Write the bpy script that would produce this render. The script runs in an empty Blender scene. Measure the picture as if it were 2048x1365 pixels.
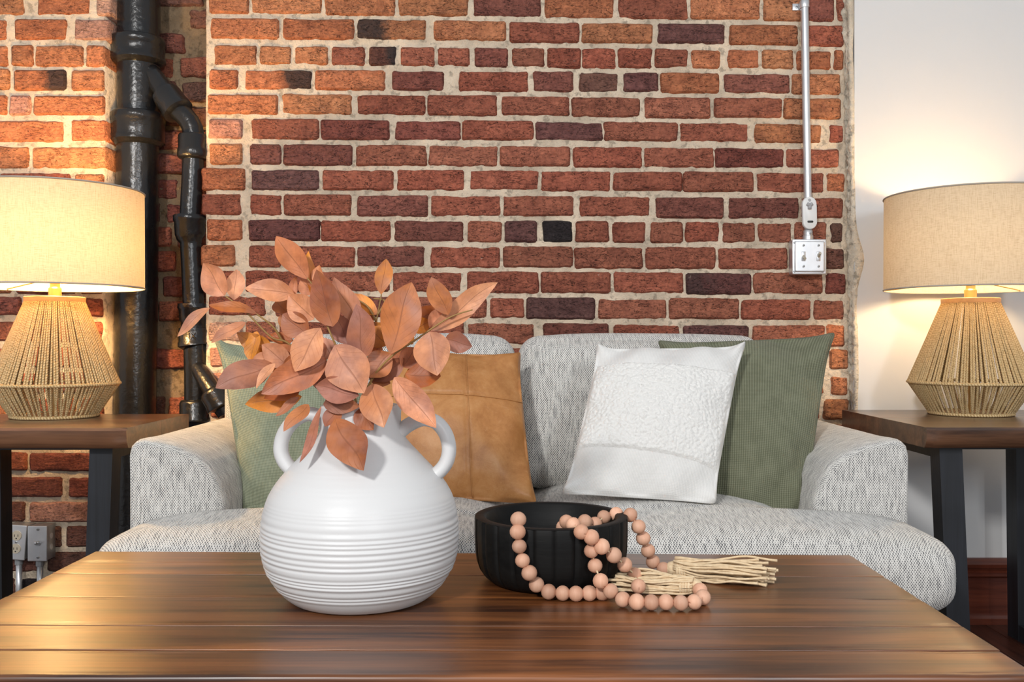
import bpy, math, random
from math import sin, cos, pi, sqrt, radians, exp, atan2
from mathutils import Vector, Matrix, noise

# ------------------------------------------------------------------ camera, world, lights, exposure
F = 1850.0            # focal length in pixels of the 2048x1365 frame
EYE = 0.84
DW = 2.79             # distance of the brick face from the camera
sc = bpy.context.scene
col = sc.collection
cam_d = bpy.data.cameras.new('camera'); cam = bpy.data.objects.new('camera', cam_d); col.objects.link(cam)
cam_d.sensor_width = 36.0; cam_d.lens = F * 36.0 / 2048.0; cam_d.clip_start = 0.05
cam.location = (0, 0, EYE); cam.rotation_euler = (radians(90), 0, 0)
sc.camera = cam
sc.view_settings.view_transform = 'Standard'; sc.view_settings.look = 'None'
sc.view_settings.gamma = 1.0; sc.view_settings.exposure = 0.06
sc.view_settings.use_curve_mapping = False
sc.cycles.use_denoising = True
sc.cycles.max_bounces = 8

w = bpy.data.worlds.new('room_daylight'); sc.world = w; w.use_nodes = True
w.node_tree.nodes['Background'].inputs[0].default_value = (0.93, 0.96, 1.0, 1)
w.node_tree.nodes['Background'].inputs[1].default_value = 0.50

def area(name, loc, target, size, size_y, power, color):
    l = bpy.data.lights.new(name, 'AREA'); l.shape = 'RECTANGLE'; l.size = size; l.size_y = size_y
    l.energy = power; l.color = color
    o = bpy.data.objects.new(name, l); col.objects.link(o); o.location = loc
    o.rotation_euler = (Vector(target) - Vector(loc)).to_track_quat('-Z', 'Y').to_euler()
    return o
area('window_daylight', (-1.15, -1.5, 2.3), (0.0, 2.0, 0.6), 0.28, 0.30, 80, (1.0, 0.985, 0.96))
area('second_window_daylight', (1.4, -2.3, 1.9), (0.2, 2.2, 0.6), 0.30, 0.9, 50, (0.95, 0.975, 1.0))
BULB_STRENGTH = (660.0, 185.0)   # left lamp, right lamp
BULB_COLOR = ((1.0, 0.62, 0.25), (1.0, 0.72, 0.40))

# ------------------------------------------------------------------ helpers
def P(px, py, D):
    return Vector(((px - 1024) / F * D, D, EYE - (py - 682.5) / F * D))

def lerp(a, b, t): return a + (b - a) * t
def sm(e0, e1, x):
    t = max(0.0, min(1.0, (x - e0) / (e1 - e0))); return t * t * (3 - 2 * t)

class MB:
    def __init__(self): self.v = []; self.f = []; self.uv = []
    def add(self, v, f, uv=None):
        b = len(self.v); self.v += [Vector(p) for p in v]
        self.f += [tuple(i + b for i in q) for q in f]
        self.uv += list(uv) if uv else [(0, 0)] * len(v)
        return self

def wpos(o):
    p = Vector((0, 0, 0))
    while o is not None:
        p += o.location; o = o.parent
    return p

def mk(name, m, mat, parent=None, smooth=True, box_uv=False, center=False, sharp=None, origin=None):
    v = m.v
    if origin is None:
        if center:
            origin = sum(v, Vector((0, 0, 0))) / len(v)
        else:
            origin = wpos(parent) if parent else Vector((0, 0, 0))
    origin = Vector(origin)
    me = bpy.data.meshes.new(name)
    me.from_pydata([p - origin for p in v], [], m.f)
    me.update()
    uvl = me.uv_layers.new(name='UVMap')
    if box_uv:
        for poly in me.polygons:
            n = poly.normal; ax = max(range(3), key=lambda k: abs(n[k]))
            for li in poly.loop_indices:
                p = v[me.loops[li].vertex_index]
                uvl.data[li].uv = ((p.y, p.z), (p.x, p.y), (p.x, p.z))[(0, 2, 1)[ax]]
    else:
        for li, l in enumerate(me.loops): uvl.data[li].uv = m.uv[l.vertex_index]
    if smooth: me.polygons.foreach_set('use_smooth', [True] * len(me.polygons))
    if sharp is not None: me.set_sharp_from_angle(angle=radians(sharp))
    if mat: me.materials.append(mat)
    o = bpy.data.objects.new(name, me); col.objects.link(o)
    if parent:
        o.parent = parent; o.location = origin - wpos(parent)
    else:
        o.location = origin
    return o

def tag(o, label=None, cat=None, group=None, kind=None):
    if label: o['label'] = label
    if cat: o['category'] = cat
    if group: o['group'] = group
    if kind: o['kind'] = kind
    return o

def thing(name, loc, label, cat, group=None):
    o = bpy.data.objects.new(name, None); col.objects.link(o); o.location = loc
    o.empty_display_size = 0.05
    return tag(o, label, cat, group)

def tube(path, radii, n=12, caps=True, flat=1.0, up=None):
    """tube along path; flat scales the second cross axis"""
    m = MB(); path = [Vector(p) for p in path]
    if not hasattr(radii, '__len__'): radii = [radii] * len(path)
    prev = None; L = 0
    N = len(path); V = []; U = []
    for i, p in enumerate(path):
        a = path[max(0, i - 1)]; b = path[min(N - 1, i + 1)]
        t = (b - a)
        if t.length < 1e-9: t = prev_t
        t = t.normalized(); prev_t = t
        if prev is None:
            ref = up if up else (Vector((0, -1, 0)) if abs(t.y) < 0.9 else Vector((0, 0, 1)))
            nrm = (ref - t * ref.dot(t)).normalized()
        else:
            nrm = prev - t * prev.dot(t)
            nrm = nrm.normalized()
        prev = nrm; bn = t.cross(nrm)
        if i: L += (path[i] - path[i - 1]).length
        for k in range(n):
            A = 2 * pi * k / n + pi / 2
            V.append(p + bn * cos(A) * radii[i] + nrm * sin(A) * radii[i] * flat)
            U.append((k / n, L))
    Fc = []
    for i in range(N - 1):
        for k in range(n):
            k2 = (k + 1) % n
            Fc.append((i * n + k, i * n + k2, (i + 1) * n + k2, (i + 1) * n + k))
    if caps:
        Fc.append(tuple(reversed(range(n)))); Fc.append(tuple((N - 1) * n + k for k in range(n)))
    return m.add(V, Fc, U)

def lathe(profile, center, n=48, mod=None):
    """profile [(r, z)] bottom to top about a vertical axis"""
    m = MB(); V = []; Fc = []
    for (r, z) in profile:
        for k in range(n):
            a = 2 * pi * k / n
            rr = r * (mod(a, z) if mod else 1)
            V.append((center[0] + rr * cos(a), center[1] + rr * sin(a), z))
    for i in range(len(profile) - 1):
        for k in range(n):
            k2 = (k + 1) % n
            Fc.append((i * n + k, i * n + k2, (i + 1) * n + k2, (i + 1) * n + k))
    return m.add(V, Fc, [(0, 0)] * len(V))

def box(lo, hi):
    x0, y0, z0 = lo; x1, y1, z1 = hi
    V = [(x0, y0, z0), (x1, y0, z0), (x1, y1, z0), (x0, y1, z0), (x0, y0, z1), (x1, y0, z1), (x1, y1, z1), (x0, y1, z1)]
    return MB().add(V, [(0, 3, 2, 1), (4, 5, 6, 7), (0, 1, 5, 4), (1, 2, 6, 5), (2, 3, 7, 6), (3, 0, 4, 7)])

def rbox(lo, hi, r, n=6, seg=4, puff=(0, 0, 0), wob=0.0, seed=0):
    """rounded box; puff bulges the faces along x, y, z"""
    lo = Vector(lo); hi = Vector(hi); c = (lo + hi) / 2; h = (hi - lo) / 2
    def axis(hh):
        rr = min(r, hh * 0.999)
        a = [-hh + rr * (1 - cos(pi / 2 * i / seg)) for i in range(seg)]
        inner = [-(hh - rr) + 2 * (hh - rr) * i / n for i in range(n + 1)]
        b = [-x for x in reversed(a)]
        return a + inner + b
    ax = [axis(h[k]) for k in range(3)]
    idx = {}; V = []; Fc = []
    def vert(p):
        key = tuple(round(x, 6) for x in p)
        if key in idx: return idx[key]
        q = Vector([max(-(h[k] - min(r, h[k])), min(h[k] - min(r, h[k]), p[k])) for k in range(3)])
        d = Vector(p) - q
        rr = min(r, *h)
        if d.length > 1e-9:
            # box surface to rounded surface
            d = d.normalized() * r
            d = Vector([max(-min(r, h[k]), min(min(r, h[k]), d[k])) for k in range(3)])
        o = q + d
        u = [p[k] / h[k] for k in range(3)]
        for k in range(3):
            if puff[k]:
                a, b = [j for j in range(3) if j != k]
                o[k] += puff[k] * (o[k] / h[k]) * (1 - u[a] ** 2) * (1 - u[b] ** 2)
        if wob:
            nn = noise.noise_vector((c + o) * 6 + Vector((seed, 0, 0)))
            o += nn * wob
        idx[key] = len(V); V.append(c + o); return idx[key]
    for k in range(3):
        a, b = [(1, 2), (2, 0), (0, 1)][k]
        for s in (-1, 1):
            for i in range(len(ax[a]) - 1):
                for j in range(len(ax[b]) - 1):
                    qs = []
                    for (ii, jj) in ((i, j), (i + 1, j), (i + 1, j + 1), (i, j + 1)):
                        p = [0, 0, 0]; p[k] = s * h[k]; p[a] = ax[a][ii]; p[b] = ax[b][jj]; qs.append(vert(p))
                    if s < 0: qs.reverse()
                    if len(set(qs)) == 4: Fc.append(tuple(qs))
    return MB().add(V, Fc)

def merge(*ms):
    m = MB()
    for k in ms: m.add(k.v, k.f, k.uv)
    return m

# ------------------------------------------------------------------ materials
class NT:
    def __init__(self, name):
        self.m = bpy.data.materials.new(name); self.m.use_nodes = True
        self.t = self.m.node_tree; self.n = self.t.nodes
        self.b = self.n['Principled BSDF']; self.out = self.n['Material Output']
    def node(self, typ, **kw):
        k = self.n.new(typ)
        for a, v in kw.items(): setattr(k, a, v)
        return k
    def link(self, a, b): self.t.links.new(a, b)
    def val(self, sock, v):
        if hasattr(v, 'is_output') or isinstance(v, bpy.types.NodeSocket): self.link(v, sock)
        else: sock.default_value = v
    def math(self, op, a, b=0.0, clamp=False):
        k = self.node('ShaderNodeMath', operation=op, use_clamp=clamp); self.val(k.inputs[0], a); self.val(k.inputs[1], b); return k.outputs[0]
    def mix(self, f, a, b, mode='MIX'):
        k = self.node('ShaderNodeMix', data_type='RGBA', blend_type=mode)
        self.val(k.inputs[0], f)
        for s, v in ((6, a), (7, b)):
            self.val(k.inputs[s], v if isinstance(v, bpy.types.NodeSocket) else (*v, 1)[:4])
        return k.outputs[2]
    def coord(self, which='Object', scale=(1, 1, 1), rand=False):
        c = self.node('ShaderNodeTexCoord'); o = c.outputs[which]
        if rand:
            inf = self.node('ShaderNodeObjectInfo')
            mu = self.node('ShaderNodeVectorMath', operation='MULTIPLY_ADD')
            cb = self.node('ShaderNodeCombineXYZ')
            for i in range(3): self.link(inf.outputs['Random'], cb.inputs[i])
            self.link(cb.outputs[0], mu.inputs[0]); mu.inputs[1].default_value = (37.3, 51.7, 23.9); self.link(o, mu.inputs[2])
            o = mu.outputs[0]
        mp = self.node('ShaderNodeMapping'); self.link(o, mp.inputs[0]); mp.inputs['Scale'].default_value = scale
        return mp.outputs[0]
    def noise(self, vec, scale, detail=4, rough=0.55, dist=0.0):
        k = self.node('ShaderNodeTexNoise'); self.link(vec, k.inputs['Vector'])
        k.inputs['Scale'].default_value = scale; k.inputs['Detail'].default_value = detail
        k.inputs['Roughness'].default_value = rough; k.inputs['Distortion'].default_value = dist
        return k.outputs['Fac']
    def ramp(self, f, stops, interp='LINEAR'):
        k = self.node('ShaderNodeValToRGB'); self.link(f, k.inputs[0]); e = k.color_ramp.elements
        k.color_ramp.interpolation = interp
        while len(e) < len(stops): e.new(0.5)
        for x, (p, c) in zip(e, stops):
            x.position = p; x.color = (c, c, c, 1) if not hasattr(c, '__len__') else (*c, 1)
        return k.outputs[0]
    def bump(self, h, strength=0.5, dist=0.002, normal=None):
        k = self.node('ShaderNodeBump'); self.link(h, k.inputs['Height'])
        k.inputs['Strength'].default_value = strength; k.inputs['Distance'].default_value = dist
        if normal is not None: self.link(normal, k.inputs['Normal'])
        return k.outputs[0]
    def set(self, color=None, rough=None, metal=None, normal=None, spec=None, coat=None, sheen=None):
        b = self.b.inputs
        if color is not None: self.val(b['Base Color'], color if isinstance(color, bpy.types.NodeSocket) else (*color, 1))
        if rough is not None: self.val(b['Roughness'], rough)
        if metal is not None: self.val(b['Metallic'], metal)
        if normal is not None: self.link(normal, b['Normal'])
        if spec is not None: self.val(b['Specular IOR Level'], spec)
        if coat is not None: self.val(b['Coat Weight'], coat[0]); self.val(b['Coat Roughness'], coat[1])
        if sheen is not None: self.val(b['Sheen Weight'], sheen)
        return self.m

def mat_brick():
    t = NT('brick'); v = t.coord('Object', (1, 1, 1), rand=True)
    inf = t.node('ShaderNodeObjectInfo')
    n1 = t.noise(v, 28, 5, 0.62); n2 = t.noise(v, 120, 3, 0.6)
    c = t.mix(t.ramp(n1, [(0.3, 0.0), (0.7, 1.0)]), (0.74, 0.70, 0.72), (1.28, 1.32, 1.28))
    c = t.mix(1.0, c, t.ramp(n2, [(0.3, 0.72), (0.7, 1.25)]), 'MULTIPLY')
    c = t.mix(1.0, inf.outputs['Color'], c, 'MULTIPLY')
    # burnt end
    at = t.node('ShaderNodeAttribute', attribute_type='OBJECT', attribute_name='burn')
    oc = t.node('ShaderNodeTexCoord'); sx = t.node('ShaderNodeSeparateXYZ'); t.link(oc.outputs['Object'], sx.inputs[0])
    g = t.math('MULTIPLY', sx.outputs[0], at.outputs['Fac'])
    g = t.math('ADD', g, t.math('MULTIPLY', t.math('SUBTRACT', n1, 0.5), 0.10))
    g = t.ramp(g, [(0.0, 0.0), (0.035, 1.0)])
    g = t.math('MULTIPLY', g, t.math('ABSOLUTE', at.outputs['Fac']))
    c = t.mix(t.math('MINIMUM', g, 0.92), c, (0.035, 0.028, 0.028))
    # pale mortar smears, specks
    sp = t.ramp(t.noise(v, 42, 7, 0.75), [(0.665, 0.0), (0.72, 1.0)])
    c = t.mix(t.math('MULTIPLY', sp, 0.5), c, (0.66, 0.52, 0.43))
    # cracks
    vs = t.coord('Object', (0.55, 1, 1.5), rand=True)
    crn = t.noise(vs, 52, 4, 0.6, 1.2)
    cr = t.ramp(t.math('ABSOLUTE', t.math('SUBTRACT', crn, 0.5)), [(0.0, 0.0), (0.012, 1.0)])
    gate = t.ramp(t.noise(v, 24, 2), [(0.40, 1.0), (0.50, 0.0)])
    cr = t.math('MAXIMUM', cr, t.math('SUBTRACT', 1.0, t.math('MULTIPLY', t.math('SUBTRACT', 1.0, gate), 1.0)))
    pit = t.ramp(t.noise(t.coord('Object', (0.7, 1, 1.2), rand=True), 120, 2, 0.5), [(0.27, 0.0), (0.34, 1.0)])
    dark = t.math('MULTIPLY', t.math('ADD', t.math('MULTIPLY', cr, 0.8), 0.2), t.math('ADD', t.math('MULTIPLY', pit, 0.4), 0.6))
    c = t.mix(1.0, c, dark, 'MULTIPLY')
    n4 = t.noise(t.coord('Object', (0.5, 1, 1.3), rand=True), 70, 4, 0.65, 0.8)
    h = t.math('ADD', t.math('MULTIPLY', n1, 0.6), t.math('MULTIPLY', n2, 0.3))
    h = t.math('ADD', h, t.math('MULTIPLY', n4, 0.9))
    h = t.math('ADD', h, t.math('MULTIPLY', cr, 0.5))
    h = t.math('ADD', h, t.math('MULTIPLY', pit, 0.3))
    return t.set(c, 0.85, normal=t.bump(h, 1.0, 0.008), spec=0.25)

def mat_mortar(name, tint):
    t = NT(name); v = t.coord('Object')
    n1 = t.noise(v, 9, 6, 0.65); n2 = t.noise(v, 150, 4, 0.7); n3 = t.noise(v, 45, 4, 0.6)
    c = t.ramp(n1, [(0.3, tuple(x * 0.72 for x in tint)), (0.5, tint), (0.72, tuple(min(1, x * 1.25) for x in tint))])
    c = t.mix(t.ramp(n3, [(0.36, 0.75), (0.46, 0.0)]), c, tuple(x * 0.45 for x in tint))
    h = t.math('ADD', n2, t.math('MULTIPLY', n3, 1.0))
    return t.set(c, 0.95, normal=t.bump(h, 1.0, 0.006), spec=0.15)

def mat_plain(name, color, rough=0.5, metal=0.0, bump=None, spec=0.5, var=0.0, vscale=8, coat=None):
    t = NT(name); v = t.coord('Object')
    n = t.noise(v, vscale, 4)
    c = t.mix(n, tuple(max(0, x * (1 - var)) for x in color), tuple(x * (1 + var) for x in color))
    nm = None
    if bump: nm = t.bump(t.noise(v, bump[0], 4), bump[1], bump[2])
    return t.set(c, rough, metal, nm, spec, coat)

def mat_wood(name, dark, light, axis=0, rough=0.3, coat=None, scale=1.0, spec=0.5):
    s = [26, 26, 26]; s[axis] = 1.6
    t = NT(name); v = t.coord('Object', tuple(x * scale for x in s), rand=True)
    n1 = t.noise(v, 1.0, 6, 0.6, 0.6)
    s2 = [160, 160, 160]; s2[axis] = 5
    n2 = t.noise(t.coord('Object', tuple(x * scale for x in s2), rand=True), 1.0, 3, 0.6)
    n3 = t.noise(t.coord('Object', (2.5, 5, 5), rand=True), 1.0, 3)
    f = t.math('ADD', t.math('MULTIPLY', n1, 0.75), t.math('MULTIPLY', n2, 0.25))
    c = t.ramp(f, [(0.38, dark), (0.62, light)])
    c = t.mix(t.ramp(n3, [(0.4, 0.45), (0.62, 0.0)]), c, tuple(x * 0.45 for x in dark))
    inf = t.node('ShaderNodeObjectInfo')
    c = t.mix(1.0, c, t.ramp(inf.outputs['Random'], [(0.0, 0.8), (1.0, 1.2)]), 'MULTIPLY')
    h = t.math('ADD', t.math('MULTIPLY', n2, 0.5), n1)
    return t.set(c, rough, normal=t.bump(h, 0.4, 0.0012), coat=coat, spec=spec)

def mat_tweed(name):
    t = NT(name); uv = t.node('ShaderNodeTexCoord'); mp = t.node('ShaderNodeMapping')
    t.link(uv.outputs['UV'], mp.inputs[0])
    # wobble
    nz = t.node('ShaderNodeTexNoise'); nz.inputs['Scale'].default_value = 90; nz.inputs['Detail'].default_value = 2
    t.link(mp.outputs[0], nz.inputs['Vector'])
    va = t.node('ShaderNodeVectorMath', operation='MULTIPLY_ADD'); t.link(nz.outputs['Color'], va.inputs[0])
    va.inputs[1].default_value = (0.0034, 0.0030, 0); t.link(mp.outputs[0], va.inputs[2])
    sp = t.node('ShaderNodeSeparateXYZ'); t.link(va.outputs[0], sp.inputs[0])
    a = t.math('SINE', t.math('MULTIPLY', sp.outputs[0], 2 * pi / 0.0052))
    b = t.math('SINE', t.math('MULTIPLY', sp.outputs[1], 2 * pi / 0.0066))
    ab = t.math('MULTIPLY', a, b)
    # yarn streaks
    ms = t.node('ShaderNodeMapping'); t.link(uv.outputs['UV'], ms.inputs[0]); ms.inputs['Scale'].default_value = (230, 28, 1)
    st = t.noise(ms.outputs[0], 1.0, 3, 0.6)
    thr = t.math('MULTIPLY', t.math('SUBTRACT', st, 0.5), 2.8)
    f = t.math('ADD', ab, thr)
    c = t.ramp(f, [(0.18, 0.0), (0.62, 1.0)])
    c = t.ramp(t.math('ADD', t.math('MULTIPLY', f, 0.5), 0.5), [(0.46, (0.74, 0.72, 0.68)), (0.82, (0.125, 0.125, 0.13))])
    return t.set(c, 0.95, normal=t.bump(t.math('MULTIPLY', ab, -1.0), 0.5, 0.0012), spec=0.1, sheen=0.15)

def mat_knit(name, color, color2, px, py, bump=0.5, amp=1.0, wrinkle=0.0):
    """fine woven ribs on metric UVs"""
    t = NT(name); uv = t.node('ShaderNodeTexCoord'); sp = t.node('ShaderNodeSeparateXYZ'); t.link(uv.outputs['UV'], sp.inputs[0])
    a = t.math('SINE', t.math('MULTIPLY', sp.outputs[0], 2 * pi / px)) if px else None
    b = t.math('SINE', t.math('MULTIPLY', sp.outputs[1], 2 * pi / py)) if py else None
    h = t.math('ADD', a, t.math('MULTIPLY', b, 0.6)) if (px and py) else (a if px else b)
    n = t.noise(t.coord('Object'), 30, 4)
    f = t.math('ADD', t.math('MULTIPLY', h, 0.25 * amp), n)
    c = t.ramp(f, [(0.25, color2), (0.75, color)])
    return t.set(c, 0.95, normal=t.bump(h, bump, 0.0008), spec=0.1, sheen=0.1)

M = {}
M['brick'] = mat_brick()
M['mortar'] = mat_mortar('mortar', (0.73, 0.60, 0.455))
M['dark_mortar'] = mat_mortar('dark_mortar', (0.26, 0.185, 0.115))  # darker mortar tint used in the recess
M['plaster_edge'] = mat_mortar('plaster_edge', (0.74, 0.64, 0.51))
M['plaster'] = mat_plain('painted_plaster', (0.66, 0.655, 0.65), 0.7, bump=(60, 0.08, 0.002), spec=0.2, var=0.02)
M['iron'] = mat_plain('black_painted_iron', (0.009, 0.009, 0.010), 0.25, bump=(60, 0.45, 0.004), spec=0.5, var=0.3, vscale=20)
M['steel'] = mat_plain('galvanised_steel', (0.66, 0.67, 0.69), 0.36, 0.75, bump=(40, 0.06, 0.002), var=0.12, vscale=30)
M['dull_steel'] = mat_plain('dull_steel', (0.40, 0.41, 0.42), 0.4, 0.7, var=0.2, vscale=30)
M['white_plastic'] = mat_plain('white_plastic', (0.78, 0.78, 0.77), 0.35)
M['grey_plastic'] = mat_plain('grey_plastic', (0.38, 0.38, 0.39), 0.5)
M['black_plastic'] = mat_plain('black_plastic', (0.02, 0.02, 0.02), 0.5)
M['beige_plastic'] = mat_plain('beige_plastic', (0.48, 0.43, 0.34), 0.4)
M['table_wood'] = mat_wood('stained_pine', (0.040, 0.011, 0.003), (0.30, 0.100, 0.026), 0, 0.52, coat=(1.0, 0.33), spec=0.12)
M['side_wood'] = mat_wood('dark_walnut', (0.05, 0.022, 0.012), (0.19, 0.088, 0.045), 0, 0.30, coat=(0.4, 0.25))
M['black_wood'] = mat_wood('black_leg_paint', (0.010, 0.011, 0.014), (0.018, 0.021, 0.028), 2, 0.45)
M['bowl_wood'] = mat_wood('blackened_wood', (0.004, 0.004, 0.004), (0.011, 0.0105, 0.010), 0, 0.55, spec=0.18)
M['floor_wood'] = mat_wood('dark_floor', (0.035, 0.010, 0.006), (0.10, 0.032, 0.018), 1, 0.28)
M['mahogany'] = mat_wood('mahogany_trim', (0.07, 0.014, 0.007), (0.16, 0.038, 0.018), 0, 0.32)
M['tweed'] = mat_tweed('grey_tweed')
M['seam'] = mat_plain('grey_seam', (0.42, 0.41, 0.40), 0.95)
M['white_knit'] = mat_knit('white_cotton', (0.80, 0.79, 0.77), (0.70, 0.69, 0.67), 0.0035, 0.0028, 0.35)
M['white_tuft'] = mat_plain('white_tufting', (0.80, 0.79, 0.765), 0.95, bump=(330, 0.7, 0.003), spec=0.1)
M['green_rib'] = mat_knit('green_ribbed_cotton', (0.215, 0.222, 0.150), (0.125, 0.132, 0.085), 0.006, 0.004, 0.6, 1.2)
M['sage_rib'] = mat_knit('sage_ribbed_cotton', (0.36, 0.385, 0.275), (0.22, 0.245, 0.165), 0.004, 0.006, 0.6, 1.2)
def mat_leather():
    t = NT('tan_leather'); v = t.coord('Object')
    n1 = t.noise(v, 15, 7, 0.72, 0.25); n2 = t.noise(v, 320, 3); n3 = t.noise(v, 40, 5, 0.75, 1.0)
    c = t.ramp(n1, [(0.3, (0.33, 0.125, 0.032)), (0.52, (0.46, 0.205, 0.065)), (0.75, (0.56, 0.29, 0.115))])
    c = t.mix(t.ramp(n3, [(0.58, 0.0), (0.75, 0.35)]), c, (0.60, 0.36, 0.18))
    return t.set(c, 0.45, normal=t.bump(t.math('ADD', n2, n3), 0.25, 0.0012), spec=0.4)
M['leather'] = mat_leather()
M['ceramic'] = mat_plain('matt_white_ceramic', (0.63, 0.63, 0.63), 0.42, bump=(220, 0.12, 0.001), spec=0.4, var=0.02)
M['bead'] = mat_wood('raw_beech', (0.66, 0.34, 0.215), (0.80, 0.48, 0.33), 2, 0.6, scale=1.2)
def mat_rope(name, c1, c2, pitch, sz=1.0):
    t = NT(name); uv = t.node('ShaderNodeTexCoord'); sp = t.node('ShaderNodeSeparateXYZ'); t.link(uv.outputs['UV'], sp.inputs[0])
    s = t.math('SINE', t.math('ADD', t.math('MULTIPLY', sp.outputs[1], 2 * pi / pitch), t.math('MULTIPLY', sp.outputs[0], 4 * pi)))
    n = t.noise(t.coord('Object'), 160, 3)
    f = t.math('ADD', t.math('MULTIPLY', s, 0.3 * sz), n)
    c = t.ramp(f, [(0.2, c2), (0.75, c1)])
    return t.set(c, 0.9, normal=t.bump(f, 0.7, 0.0012), spec=0.1)
M['rope'] = mat_rope('jute_rope', (0.74, 0.56, 0.31), (0.40, 0.26, 0.11), 0.007)
M['tassel'] = mat_rope('jute_tassel', (0.80, 0.64, 0.43), (0.62, 0.45, 0.27), 0.012, 0.15)
M['lamp_wood'] = mat_wood('pale_lamp_wood', (0.45, 0.27, 0.13), (0.58, 0.37, 0.20), 0, 0.5)
M['brass'] = mat_plain('brushed_brass', (0.75, 0.52, 0.22), 0.35, 1.0)
def mat_shade():
    t = NT('linen_shade'); v = t.coord('Object', (1, 1, 1))
    c1 = t.noise(t.coord('Object', (60, 60, 900)), 1.0, 3, 0.7); c2 = t.noise(t.coord('Object', (500, 500, 40)), 1.0, 2, 0.6)
    f = t.math('ADD', t.math('MULTIPLY', c1, 0.6), t.math('MULTIPLY', c2, 0.4))
    c = t.ramp(f, [(0.32, (0.46, 0.35, 0.23)), (0.55, (0.63, 0.53, 0.39))])
    d = t.node('ShaderNodeBsdfDiffuse'); t.link(c, d.inputs[0])
    tr = t.node('ShaderNodeBsdfTranslucent'); t.link(c, tr.inputs[0])
    mx = t.node('ShaderNodeMixShader'); mx.inputs[0].default_value = 0.10
    t.link(d.outputs[0], mx.inputs[1]); t.link(tr.outputs[0], mx.inputs[2]); t.link(mx.outputs[0], t.out.inputs[0])
    return t.m
M['shade'] = mat_shade()
M['shade_trim'] = mat_plain('shade_tape', (0.42, 0.37, 0.31), 0.9)
def mat_bulb(k):
    t = NT('lit_bulb'); t.set((1, 0.9, 0.7), 0.4)
    t.b.inputs['Emission Color'].default_value = (*BULB_COLOR[k], 1); t.b.inputs['Emission Strength'].default_value = BULB_STRENGTH[k]
    return t.m
M['bulb0'] = mat_bulb(0); M['bulb1'] = mat_bulb(1)
def mat_leaf():
    t = NT('dried_leaf'); inf = t.node('ShaderNodeObjectInfo'); uv = t.node('ShaderNodeTexCoord')
    sp = t.node('ShaderNodeSeparateXYZ'); t.link(uv.outputs['UV'], sp.inputs[0])
    s = t.math('ABSOLUTE', sp.outputs[0])
    mid = t.ramp(s, [(0.012, 1.0), (0.05, 0.0)])
    side = t.math('FRACT', t.math('SUBTRACT', t.math('MULTIPLY', sp.outputs[1], 7.0), t.math('MULTIPLY', s, 2.6)))
    side = t.ramp(t.math('ABSOLUTE', t.math('SUBTRACT', side, 0.5)), [(0.02, 0.55), (0.09, 0.0)])
    vein = t.math('MAXIMUM', mid, t.math('MULTIPLY', side, t.ramp(t.noise(t.coord('Object', rand=True), 30, 2), [(0.4, 0.1), (0.65, 0.8)])))
    n = t.noise(t.coord('Object', rand=True), 38, 5, 0.6)
    c = t.mix(1.0, inf.outputs['Color'], t.ramp(n, [(0.3, (0.58, 0.54, 0.54)), (0.7, (1.22, 1.22, 1.22))]), 'MULTIPLY')
    n5 = t.noise(t.coord('Object', rand=True), 14, 3, 0.5)
    n6 = t.noise(t.coord('Object', rand=True), 22, 3, 0.55)
    c = t.mix(t.ramp(n6, [(0.46, 0.0), (0.64, 0.62)]), c, (0.36, 0.160, 0.115))
    c = t.mix(t.ramp(n5, [(0.45, 0.0), (0.7, 0.55)]), c, (0.62, 0.20, 0.045))
    c = t.mix(t.math('MULTIPLY', vein, 0.5), c, (0.20, 0.07, 0.035))
    m = t.set(c, 0.48, normal=t.bump(t.math('MULTIPLY', vein, -1.0), 0.4, 0.001), spec=0.35)
    tr = t.node('ShaderNodeBsdfTranslucent'); t.link(c, tr.inputs[0])
    mx = t.node('ShaderNodeMixShader'); mx.inputs[0].default_value = 0.12
    t.link(t.b.outputs[0], mx.inputs[1]); t.link(tr.outputs[0], mx.inputs[2]); t.link(mx.outputs[0], t.out.inputs[0])
    return m
M['leaf'] = mat_leaf()
M['twig'] = mat_plain('twig', (0.30, 0.17, 0.05), 0.6, var=0.3)

# ------------------------------------------------------------------ brick walls
rng = random.Random(5)
BR = {'r': (0.30, 0.095, 0.058), 'o': (0.42, 0.158, 0.076), 'd': (0.215, 0.070, 0.052), 'm': (0.135, 0.056, 0.050),  # orange tone of bricks near the lamps has lamp warmth put in
      'b': (0.032, 0.026, 0.027), 'p': (0.44, 0.235, 0.175), 'k': (0.14, 0.062, 0.046)}

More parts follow.
